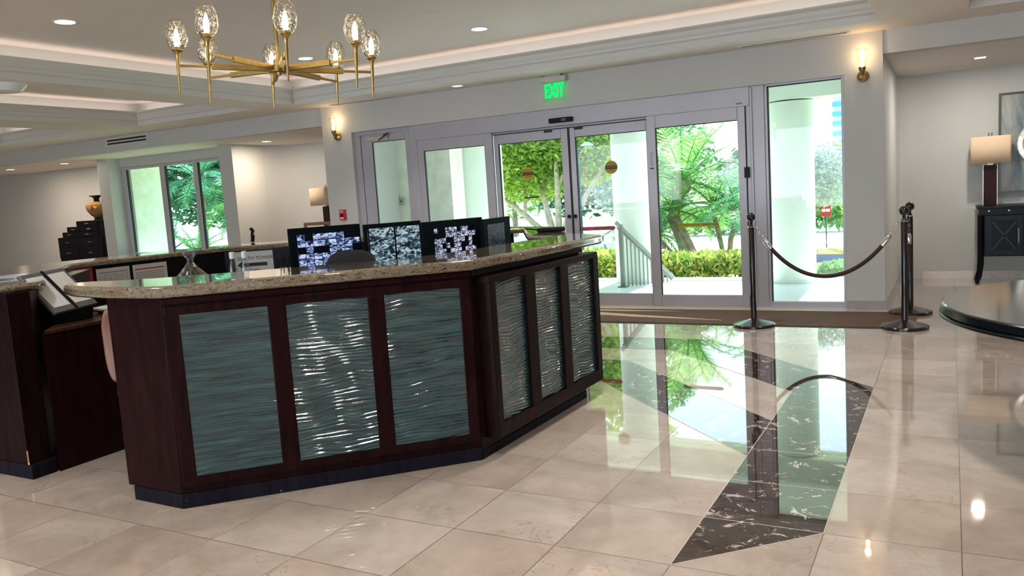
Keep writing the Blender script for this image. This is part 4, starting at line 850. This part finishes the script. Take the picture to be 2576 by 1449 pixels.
# vase
o = thing('vase', 'amber glazed vase with black neck on top of the step chest', 'vase', (-15.86, 10.93, 1.486))
b = MB(); b.lathe([(.09,0),(.10,.01),(.085,.035),(.08,.06)], (0,0,0), 28); b.build('foot', BLACKW, o, world=False)
AMB = plain('amber_glaze', (.28,.15,.035), .12, var=.45, scale=5, coat=.8)
b = MB(); b.lathe([(.08,.055),(.14,.10),(.20,.18),(.225,.26),(.215,.32),(.17,.365),(.08,.385)], (0,0,0), 32); b.build('body', AMB, o, world=False)
b = MB(); b.lathe([(.075,.38),(.065,.40),(.065,.455),(.10,.48),(.155,.50),(.16,.515),(.10,.51),(.0,.495)], (0,0,0), 28, sy=.8); b.build('neck', BLACKW, o, world=False)
b = MB(); b.lathe([(.0,.008),(.055,.006),(.06,-.004)], (.075,-.198,.25), 24, axis='y'); b.build('medallion', plain('brown_medallion', (.10,.03,.015), .3), o, world=False)

# right recess furniture
o = thing('wall_cabinet_console', 'black lacquered console with cross pattern door under the right lamp', 'cabinet', (.9, 11.75, 0))
b = MB(); b.box(.275, 1.75, 11.50, 12.08, .935, .965); b.build('table_top', BLACKW, o, bevel=.004)
b = MB(); b.box(.30, 1.72, 11.53, 12.05, .855, .935); b.build('apron', BLACKW, o, bevel=.003)
b = MB(); b.box(.36, 1.66, 11.54, 12.05, .345, .855); b.build('cabinet_body', BLACKW, o, bevel=.003)
NAVY = plain('blue_black_lacquer', (.006,.014,.024), .3, spec=.12)
XB = plain('navy_cross', (.016,.030,.045), .3, spec=.2)
for x0 in (.37, 1.03):
    b = MB(); b.box(x0, x0+.07, 11.525, 11.54, .355, .845); b.box(x0+.33, x0+.40, 11.525, 11.54, .355, .845); b.box(x0+.07, x0+.33, 11.525, 11.54, .355, .42); b.box(x0+.07, x0+.33, 11.525, 11.54, .78, .845); dd = b.build('cabinet_door', NAVY, o, bevel=.003)
    MB().bar((x0+.075,11.532,.425), (x0+.325,11.532,.775), .022, .016).build('cross_bar', XB, dd); MB().bar((x0+.325,11.532,.425), (x0+.075,11.532,.775), .022, .016).build('cross_bar', XB, dd)
    MB().tube([(x0+.35,11.525,.50),(x0+.35,11.505,.52),(x0+.35,11.505,.66),(x0+.35,11.525,.68)], .008, 8).build('handle', HN, dd)
for x_ in (.41, .62, .84, 1.06, 1.28, 1.5): MB().lathe([(.008,0),(.013,.012),(.0,.02)], (x_, 11.53, .905), 10, axis='y').build('knob', CHROME, o)
for sx_, sg in ((.33, -1), (1.69, 1)):
    for sy_ in (11.56, 12.02):
        b = MB(); b.tube([(sx_,sy_,.86),(sx_,sy_,.40),(sx_,sy_,.25),(sx_+sg*.015,sy_,.10),(sx_+sg*.05,sy_,.0)], [.030,.030,.028,.024,.018], 4); b.build('leg', BLACKW, o, smooth=False)
box_lamp('table lamp with wide beige box shade on the right black console', .43, 11.85, .966, .145, 1.485, 1.82, .44, .22, 0, True)
o = thing('painting', 'grey blue abstract painting in thin dark frame behind the right lamp', 'painting', (1.1, 12.1, 1.75))
b = MB(); b.box(.53, 1.75, 12.07, 12.118, 1.10, 1.125); b.box(.53, 1.75, 12.07, 12.118, 2.325, 2.35); b.box(.53, .555, 12.07, 12.118, 1.125, 2.325); b.box(1.725, 1.75, 12.07, 12.118, 1.125, 2.325); b.build('picture_border', plain('bronze_frame', (.05,.04,.025), .3), o)
mt, n, bb = new('blue_abstract'); t_ = nd(n, 'ShaderNodeTexCoord'); mp = nd(n, 'ShaderNodeMapping'); mp.inputs['Scale'].default_value = (3,1,.8); n.links.new(t_.outputs['Object'], mp.inputs[0]); no = nd(n, 'ShaderNodeTexNoise', i_Scale=2.2, i_Detail=5.0, i_Distortion=.5); n.links.new(mp.outputs[0], no.inputs['Vector'])
rr_ = nd(n, 'ShaderNodeValToRGB'); n.links.new(no.outputs[0], rr_.inputs[0]); rr_.color_ramp.elements[0].position = .35; rr_.color_ramp.elements[0].color = (.10,.16,.19,1); rr_.color_ramp.elements[1].position = .68; rr_.color_ramp.elements[1].color = (.46,.47,.43,1); n.links.new(rr_.outputs[0], bb.inputs['Base Color']); bb.inputs['Roughness'].default_value = .35
MB().box(.555, 1.725, 12.085, 12.112, 1.125, 2.325).build('canvas', mt, o)
b = MB(); b.lathe([(.28,0),(.27,.02),(.22,.03),(.20,.012),(.0,.012)], (1.0, 12.05, 1.70), 48, axis='y'); pl2 = b.build('wall_plate', plain('silver_plate', (.80,.78,.70), .25, metal=.4, var=.3, scale=25), o)
b = MB()
for k in range(60):
    a = random.uniform(0, 2*PI); r_ = .19*math.sqrt(random.random()); b.sphere((1.0+r_*math.cos(a), 12.03, 1.70+r_*math.sin(a)), random.uniform(.012,.022), 8)
b.build('mosaic', plain('mosaic_pebbles', (.42,.38,.20), .3, var=.8, scale=30), pl2)
# round table
o = thing('round_table', 'black round table with polished top at the right edge', 'table', (1.04, 4.97, 0))
TT2 = plain('black_rim', (.004,.006,.008), .2, spec=.25)
TT = plain('polished_dark_top', (.045,.038,.034), .12, coat=.8, var=.15)
b = MB(); b.lathe([(1.084,.764),(1.080,.768),(0,.768)], (0,0,0), 96); b.build('table_top', TT, o, world=False)
b = MB(); b.lathe([(1.07,.718),(1.09,.722),(1.09,.758),(1.085,.764),(1.07,.764)], (0,0,0), 96); b.build('table_edge', TT2, o, world=False)
b = MB(); b.lathe([(1.06,.690),(1.09,.694),(1.10,.700),(1.10,.708),(1.085,.718),(1.05,.718)], (0,0,0), 96); b.build('rim', TT2, o, world=False)
b = MB(); b.lathe([(.42,0),(.42,.03),(.30,.06),(.10,.12),(.09,.45),(.14,.62),(.30,.70),(.30,.715)], (0,0,0), 32); b.build('pedestal', BLACKW, o, world=False)

# ---------------------------------------------------------------- stanchions and ropes
POST = plain('bronze_black_metal', (.018,.012,.014), .18, metal=.3, coat=.3, var=.1)
def stanchion(x, y, label):
    o = thing('stanchion', label, 'stanchion', (x, y, 0), group='rope stanchions')
    b = MB(); b.lathe([(.205,.0018),(.208,.004),(.208,.020),(.200,.030),(.06,.070),(.035,.078)], (0,0,0), 48); b.build('base', POST, o, world=False)
    b = MB(); b.lathe([(.030,.07),(.030,1.01),(.026,1.02),(.014,1.035),(.018,1.06)], (0,0,0), 24); b.build('post', POST, o, world=False)
    b = MB(); b.sphere((0,0,1.105), .045, 24); b.build('ball_finial', POST, o, world=False)
    b = MB(); b.lathe([(.030,1.000),(.036,1.004),(.036,1.010),(.030,1.014)], (0,0,0), 24); b.build('ring', CHROME, o, world=False)
    return o
stanchion(-1.76, 8.263, 'black ball topped stanchion in front of the sliding door')
stanchion(-.384, 8.336, 'nearer black ball topped stanchion of the two by the right corner')
stanchion(-.371, 9.203, 'farther black ball topped stanchion of the two, by the right wall')
ROPE = plain('brown_velvet', (.030,.014,.012), .85, var=.2, bump=.3, bscale=300)
def rope(p, q, zl, label, tt=(.07,.93)):
    p = Vector(p); q = Vector(q); mid = (p+q)/2
    def at(t): r = p.lerp(q, t); r.z = p.z*(1-t)+q.z*t - (((p.z+q.z)/2)-zl)*(1-(2*t-1)**2)*(1-.12*(1-(2*t-1)**2))/.88; return r
    o = thing('velvet_rope', label, 'rope', tuple(mid), group='velvet ropes')
    pts = [at(tt[0]+(tt[1]-tt[0])*k/40) for k in range(41)]
    MB().tube(pts, .0195, 14).build('cord', ROPE, o)
    for a, c in ((tt[0], .045), (tt[1], -.045)):
        e0, e1 = at(a), at(a + c); MB().tube([at(a-.25*c), e0, e1], [.012,.0225,.0225], 16).build('end_cap', CHROME, o)
        s0 = at(a-.25*c); s1 = p if c > 0 else q
        b = MB(); d = s1-s0
        for k in range(3):
            c0 = s0 + d*(k+.5)/3; b.tube([c0+Vector((.009*math.cos(t)*(k%2)+d.x*.2*math.cos(t), .009*math.cos(t)*((k+1)%2), .014*math.sin(t))) for t in [2*PI*j/12 for j in range(13)]], .0022, 6)
        b.build('hook', CHROME, o)
rope((-1.725, 8.265, 1.01), (-.42, 8.334, 1.01), .50, 'brown velvet rope sagging between the left and the nearer right stanchion')
rope((-.382, 8.372, 1.0), (-.373, 9.167, 1.0), .42, 'brown velvet rope between the two right stanchions, seen end on', (.08,.92))

# ---------------------------------------------------------------- porch
b = MB(); b.box(-8.2, -.8, 9.6, 12.0, -.25, -.005); b.build('floor_porch', DECK, smooth=False, kind='structure')
b = MB(); b.box(-8.2, -.82, 12.0, 12.3, -.30, .015); b.build('trim_porch_curb', ROAD, smooth=False, kind='structure')
b = MB(); b.box(-8.2, -.82, 9.6, 12.3, 2.88, 3.1); b.build('ceiling_porch', COLM, smooth=False, kind='structure')
b = MB(); b.box(-8.2, -.82, 11.65, 12.1, 2.52, 2.88); b.build('trim_porch_beam', COLM, smooth=False, kind='structure')
b = MB(); b.box(-8.2, -7.02, 11.0, 11.38, 0, 2.88); b.build('wall_stucco_porch', STUC, smooth=False, kind='structure')
o = thing('porch_column', 'wide smooth column beside the stucco, seen through the fixed left door panel', 'column', (-7.22, 11.95, 0), group='porch columns')
MB().lathe([(.56,-.004),(.56,.03),(.55,.04),(.55,2.5)], (0,0,0), 48).build('shaft', COLM, o, world=False)
b = MB(); b.box(-14.69, -14.665, 10.93, 11.76, -.2, 2.66); b.box(-16.5, -14.665, 11.76, 11.80, -.2, 2.66); b.build('wall_stucco_bay', STUC, smooth=False, kind='structure')
for x, l in ((-4.33, 'round pale green porch column behind the stair railing'), (-1.97, 'round pale green porch column seen through the tall sidelight')):
    o = thing('porch_column', l, 'column', (x, 11.95, 0), group='porch columns')
    MB().lathe([(.32,-.004),(.32,.03),(.305,.04),(.305,2.5)], (0,0,0), 48).build('shaft', COLM, o, world=False)
o = thing('electrical_box', 'small grey box on the stucco wall outside the narrow door', 'box', (-8.05, 11.0, 1.5))
MB().box(-8.06, -7.96, 10.96, 11.0, 1.41, 1.54).build('casing', plain('grey_box', (.38,.44,.40), .4), o, bevel=.004); MB().lathe([(.014,0),(.014,.006)], (-8.0,10.96,1.475), 12, axis='y').build('button', BLK, o)
# railing
GRY = plain('painted_green_grey_metal', (.20,.24,.21), .4)
o = thing('stair_railing', 'grey green metal stair railing sloping down beside the column', 'railing', (-4.3, 11.3, 0))
MB().box(-4.335, -4.275, 11.27, 11.33, -.003, .93).build('post', GRY, o, bevel=.006); MB().box(-4.37,-4.24,11.235,11.365,-.004,.01).build('base_plate', GRY, o)
def rl(t): return Vector((-4.36 + .70*t, 11.25 + .66*t, .965 - .97*t))
MB().tube([rl(0), rl(.5), rl(.93)], .032, 12).build('handrail', plain('pale_grey_metal', (.25,.29,.26), .35), o)
MB().tube([rl(.02)-Vector((0,0,.06)), rl(.90)-Vector((0,0,.06))], .014, 8).build('rail', GRY, o)
for k in range(12):
    t = .10+.066*k; p = rl(t); MB().tube([p-Vector((0,0,.05)), (p.x, p.y, 0.0)], .011, 6).build('baluster', GRY, o)

# ---------------------------------------------------------------- garden
GZ = -.15
b = MB(); b.box(-70, 50, 12.3, 19.2, GZ-.2, GZ); b.build('ground_lawn', GRASS, smooth=False, kind='structure')
b = MB(); b.box(-70, 50, 19.2, 120, GZ-.2, GZ-.01); b.build('ground_road', ROAD, smooth=False, kind='structure')
rnd = random.Random(5)
def leaf_cloud(b, center, rad, n, size, shape=1.0, rnd=rnd):
    c = Vector(center)
    for _ in range(n):
        while True:
            p = Vector((rnd.uniform(-1,1), rnd.uniform(-1,1), rnd.uniform(-1,1)))
            if .15 < p.length < 1: break
        p = Vector((p.x*rad[0], p.y*rad[1], p.z*rad[2])) + c
        d = Vector((rnd.gauss(0,1), rnd.gauss(0,1), rnd.gauss(0,.6))).normalized(); e = d.cross(Vector((rnd.gauss(0,1), rnd.gauss(0,1), rnd.gauss(0,1)))).normalized(); s_ = size*rnd.uniform(.6,1.3)
        b.add([p-d*s_, p+e*s_*.42, p+d*s_, p-e*s_*.42], [(0,1,2,3)])
def tree(label, base, branches, clouds, leafm, barkm, trunk_r, group=None):
    o = thing('tree', label, 'tree', base, group=group)
    b = MB()
    for path, r0_, r1_ in branches:
        n_ = len(path); b.tube(path, [r0_ + (r1_-r0_)*i/(n_-1) for i in range(n_)], 8)
    b.build('trunk', barkm, o)
    b = MB()
    for c, rd, n_, sz in clouds: leaf_cloud(b, c, rd, n_, sz)
    b.build('crown', leafm, o, smooth='keep'); return o
# big spreading tree left of centre (distance 18 m)
Y = 17.5; X0 = -8.25
br = []
for ang, l, l2 in ((-.95,2.0,.2), (-.35,2.2,.5), (.05,2.4,-.2), (.38,2.5,.3), (.62,2.2,.0)):
    p0 = Vector((X0, Y, GZ)); p1 = p0 + Vector((math.sin(ang)*.35, 0, .55)); p2 = p0 + Vector((math.sin(ang)*l*.55, l2*.3, l*.5*math.cos(ang)+.5)); p3 = p0 + Vector((math.sin(ang)*l*1.1, l2, l*math.cos(ang)+.55)); br.append(([p0,p1,p2,p3], .13, .035))
    br.append(([p2, p2+Vector((.4*math.sin(ang+.8), .2, .7)), p2+Vector((.5*math.sin(ang+.8), .3, 1.3))], .05, .02))
tree('broad leafy tree with forked pale trunk seen through the middle left door', (X0, Y, GZ), br,
     [((-8.6,17.6,3.2),(1.8,1.2,1.2),9500,.075), ((-9.1,17.9,2.0),(1.4,.8,.8),4800,.07), ((-7.9,18.2,2.2),(1.1,.8,.7),3400,.07), ((-9.6,17.3,2.3),(1.2,.9,.8),3200,.075), ((-7.4,17.8,2.5),(1.2,1.0,.9),3600,.075), ((-8.3,18.2,4.6),(2.6,1.2,1.0),2600,.12)], LEAF_L, BARKL, .15)
tree('darker tree hanging over the lamp post, right of the forked tree', (-6.6,20,GZ), [([(-6.5,20,GZ),(-6.6,20,1.2),(-6.9,20,3)], .12,.05)],
     [((-7.2,19.6,3.4),(1.6,1.0,1.2),6500,.08), ((-6.6,20,2.2),(.9,.8,.8),2200,.08)], LEAF_M, BARK, .1)
tree('blue green feathery tree behind the forked trunk', (-8.5,23,GZ), [([(-8.5,23,GZ),(-8.4,23,1.5),(-8.6,23,3)], .1,.04)], [((-8.3,23,1.6),(1.3,1.0,1.2),5000,.085)], LEAF_G, BARK, .1)
tree('grey green tree with slanted dark trunk seen in the sidelight', (-2.55,17,GZ), [([(-2.62,17,GZ),(-2.55,17,.55),(-2.25,17,.95),(-2.05,17,1.35)], .06,.03), ([(-2.55,17,.55),(-2.75,17,1.1)], .035,.02)],
     [((-2.2,17.1,1.45),(.62,.6,.62),2600,.055), ((-2.55,17.3,1.7),(.4,.5,.5),900,.055)], LEAF_G, BARK, .06)
tree('bright green shrub tree at the right rim of the sidelight', (-1.5,16,GZ), [([(-1.45,16,GZ),(-1.4,16,.7)], .04,.02)], [((-1.5,16,.75),(.28,.4,.5),500,.08)], LEAF_L, BARK, .04)
for k, (x, y, z, rx, rz_, nn_) in enumerate(((-11.5,26,2.2,2.0,1.8,1800), (-14.5,27,2.8,2.5,2.4,2200), (-5.2,27,1.4,1.9,1.3,1500), (-3.4,29,1.3,1.6,1.2,1200), (-9.6,30,2.2,2.2,1.8,1500))):
    tree(['far tree at the left rim of the garden view', 'far dark tree behind the stucco porch wall', 'far tree behind the clustered palms', 'low far tree right of the clustered palms', 'far tree between forked tree and lamp post'][k], (x,y,GZ), [([(x,y,GZ),(x,y,z)], .12,.05)], [((x,y,z),(rx,1.2,rz_),nn_,.17)], LEAF_M if k % 2 else LEAF_D, BARK, .1)
# hedge
def hedge(label, x0, x1, y0, y1, h, n, mat, sz=.07):
    b = MB()
    for _ in range(n):
        x = rnd.uniform(x0,x1); y = rnd.uniform(y0,y1); z = GZ + (h+rnd.uniform(-.04,.05))*rnd.random()**.5
        p = Vector((x,y,z)); d = Vector((rnd.gauss(0,.7), rnd.gauss(0,.7), abs(rnd.gauss(0,1)))).normalized(); e = d.cross(Vector((rnd.gauss(0,1), rnd.gauss(0,1), 0))).normalized(); s_ = sz*rnd.uniform(.6,1.4)
        b.add([p-d*s_, p+e*s_*.4, p+d*s_, p-e*s_*.4], [(0,1,2,3)])
    o = b.build('hedge', mat, smooth='keep'); tag(o, label, 'hedge')
hedge('yellow croton hedge seen below the palms through the right door', -4.75, -2.55, 12.9, 13.7, .43, 4200, LEAF_Y)
hedge('yellow green hedge at the left of the railing', -6.2, -4.78, 12.9, 13.9, .50, 2600, LEAF_Y)
hedge('low leafy plants beside the right porch column', -1.75, -1.1, 12.6, 13.2, .26, 700, LEAF_M, .08)
hedge('small green tuft left of the right porch column', -2.53, -2.25, 12.6, 13.2, .30, 350, LEAF_M, .07)
hedge('clipped green hedge across the far lawn', -9.0, -1.0, 24, 25, .8, 3500, LEAF_M, .13)
# palms
def palm(label, path, r0_, r1_, crown, n, L, mat, elev=(.1,1.35), boots=True, seed=1, ll=.24, group='palms in the garden'):
    rn = random.Random(seed); o = thing('palm', label, 'palm tree', path[0], group=group)
    k_ = len(path); b = MB(); b.tube(path, [r0_+(r1_-r0_)*i/(k_-1) for i in range(k_)], 10)
    if boots: b.sphere(crown, r1_*1.7, 12, 1.3)
    b.build('trunk', BARK, o)
    b = MB(); c = Vector(crown)
    for i in range(n):
        az = 2*PI*i/n*2.4 + rn.uniform(-.3,.3); el = elev[0] + (elev[1]-elev[0])*(i/n)**.8 + rn.uniform(-.12,.12); d = Vector((math.cos(az)*math.cos(el), math.sin(az)*math.cos(el), math.sin(el)))
        p = c.copy(); l = L*rn.uniform(.8,1.1); seg = 16; pts = [p.copy()]
        for j in range(seg): p = p + d*(l/seg); d = (d + Vector((0,0,-.095*(1.15-.6*math.sin(el))))).normalized(); pts.append(p.copy())
        for j in range(2, seg):
            tng = (pts[j+1 if j < seg else j]-pts[j-1]).normalized(); side = tng.cross(Vector((0,0,1))).normalized(); up = side.cross(tng)
            w_ = ll*L*math.sin(PI*min(1, (j)/(seg+.5)))**.7
            for sub in range(2):
                q = pts[j].lerp(pts[j-1], sub*.5)
                for s2 in (-1, 1):
                    tip = q + (side*s2*.85 + tng*.55 + up*(.25-.45*rn.random())).normalized()*w_*rn.uniform(.85,1.1)
                    ww = tng*.012*L; b.add([q-ww, q+ww, tip], [(0,1,2)])
        b.tube(pts[:seg], [.012*L*(1-j/seg)+.003 for j in range(seg)], 4)
    b.build('crown', mat, o, smooth='keep'); return o
palm('tall date palm with upright fronds filling the right door', [(-4.62,16,GZ),(-4.75,16,.3),(-4.95,16,.8),(-4.80,16,1.25)], .17, .10, (-4.72,16,1.45), 22, 1.75, PALMF, seed=3)
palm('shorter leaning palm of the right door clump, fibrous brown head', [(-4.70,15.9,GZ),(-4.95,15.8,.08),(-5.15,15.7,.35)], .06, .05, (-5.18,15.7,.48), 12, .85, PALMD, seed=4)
palm('slanted palm of the right door clump, arching bright fronds', [(-4.45,15.9,GZ),(-4.62,15.9,.3),(-4.88,15.9,.75)], .07, .06, (-4.92,15.9,.92), 20, 1.35, PALMF, (-.1,1.2), seed=5)
palm('slim palm right of the clump, drooping fronds', [(-4.05,16.4,GZ),(-4.12,16.4,.3),(-4.22,16.4,.75)], .045, .05, (-4.22,16.4,.95), 18, 1.25, PALMF, (-.1,1.2), seed=6)
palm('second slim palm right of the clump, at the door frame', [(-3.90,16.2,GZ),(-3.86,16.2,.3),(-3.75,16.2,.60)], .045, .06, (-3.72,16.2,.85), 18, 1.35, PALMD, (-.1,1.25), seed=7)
palm('palm partly hidden behind the left half of the railing column', [(-5.75,16.2,GZ),(-5.7,16.2,.4)], .07, .06, (-5.7,16.2,.55), 16, 1.2, PALMF, (0,1.2), seed=8)
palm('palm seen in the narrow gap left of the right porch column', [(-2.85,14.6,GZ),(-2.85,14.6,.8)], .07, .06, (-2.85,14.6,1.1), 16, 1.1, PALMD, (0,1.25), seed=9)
# palms seen through bay window
WG = 'palms outside the bay window'
palm('tall palm with brown trunk in the middle bay pane', [(-16.6,14.2,GZ),(-16.55,14.2,.9),(-16.5,14.2,2.0)], .13, .11, (-16.5,14.2,2.35), 22, 1.6, PALMD, (-.5,1.2), seed=11, group=WG)
palm('palm with arching fronds in the right bay pane', [(-15.3,14.6,GZ),(-15.35,14.6,1.2)], .12, .10, (-15.35,14.6,1.7), 20, 1.5, PALMF, (-.4,1.2), seed=12, group=WG)
palm('young bright palm low in the bay window', [(-15.9,13.4,GZ),(-15.9,13.4,.25)], .07, .06, (-15.9,13.4,.45), 18, 1.1, PALMF, (.2,1.3), seed=13, group=WG)
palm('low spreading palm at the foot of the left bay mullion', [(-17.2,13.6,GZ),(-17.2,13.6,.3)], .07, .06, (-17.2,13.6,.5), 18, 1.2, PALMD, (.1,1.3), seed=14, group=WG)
tree('dense dark foliage tree behind the bay window palms', (-18.5,17,GZ), [([(-18.5,17,GZ),(-18.5,17,2)], .12,.06)], [((-19,17,2.9),(3.2,1.2,1.9),6000,.13), ((-17.2,16.5,2.6),(1.6,.8,1.4),2600,.12)], LEAF_D, BARK, .1)
# lamp posts, towers, boat
PB = plain('blue_grey_post', (.02,.08,.13), .4)
def lamppost(x, y, zt, label, head=True):
    o = thing('street_lamp', label, 'street lamp', (x, y, GZ)); MB().lathe([(.07,0),(.05,.2),(.045,zt-GZ)], (0,0,0), 12).build('pole', PB, o, world=False)
    MB().tube([(0,0,zt-GZ),(.02,0,zt-GZ+.25),(.14,0,zt-GZ+.38),(.22,0,zt-GZ+.38)], .02, 8).build('arm', PB, o, world=False)
    MB().lathe([(.05,.05),(.13,.0),(.14,-.03),(.0,-.03)], (.24,0,zt-GZ+.36), 20).build('lamp_head', plain('lamp_head_grey', (.4,.45,.5), .3), o, world=False)
lamppost(-7.0, 16, 2.05, 'dark blue street lamp post at the left rim of the middle right door')
lamppost(-3.0, 16, 1.35, 'dark street lamp post left of the right porch column')
def tower(label, x, y, w_, d_, z0, z1, nf):
    o = thing('building', label, 'building', (x, y, z0)); MB().box(-w_/2, w_/2, 0, d_, 0, z1-z0).build('wall', plain('tower_wall', (.45,.62,.78), .5), o, world=False)
    for k in range(nf):
        z = (z1-z0)*(k+.5)/nf; MB().box(-w_/2-.02, w_/2+.02, -.25, 0, z-.16, z+.16).build('balcony', plain('tower_balcony', (.05,.25,.55), .3), o, world=False)
tower('tall blue white apartment tower at the right rim of the sidelight', -6.35, 60, 1.5, 2, GZ, 9.0, 14)
tower('lower blue office block between column and tower', -7.9, 62, 1.0, 2, GZ, 3.4, 6)
o = thing('parked_boat', 'tan and blue low boat shaped object by the lawn in the sidelight', 'boat', (-2.0, 16, GZ)); o.scale = (.6, .6, .66); b = MB(); b.prism([(-.5,0),(-.3,-.15),(.9,-.15),(.9,.3),(-.3,.3)], .0, .22); b.build('hull', plain('blue_hull', (.06,.10,.30), .4), o, world=False)
b = MB(); b.prism([(-.5,0),(-.3,-.15),(.9,-.15),(.9,.3),(-.3,.3)], .22, .38); b.build('cover', plain('tan_cover', (.70,.50,.28), .6), o, world=False)
o = thing('street_sign', 'small red and white sign under the grey green tree', 'sign', (-2.36, 18.5, GZ)); MB().tube([(0,0,0),(0,0,1.0)], .015, 6).build('pole', PB, o, world=False); MB().box(-.10,.10,-.01,.01,.72,.98).build('sign_panel', REDP, o, world=False); MB().box(-.08,.08,-.012,-.010,.82,.88).build('band', WHT, o, world=False)
b = MB(); b.box(-70, 50, 48, 49, GZ, 1.4)
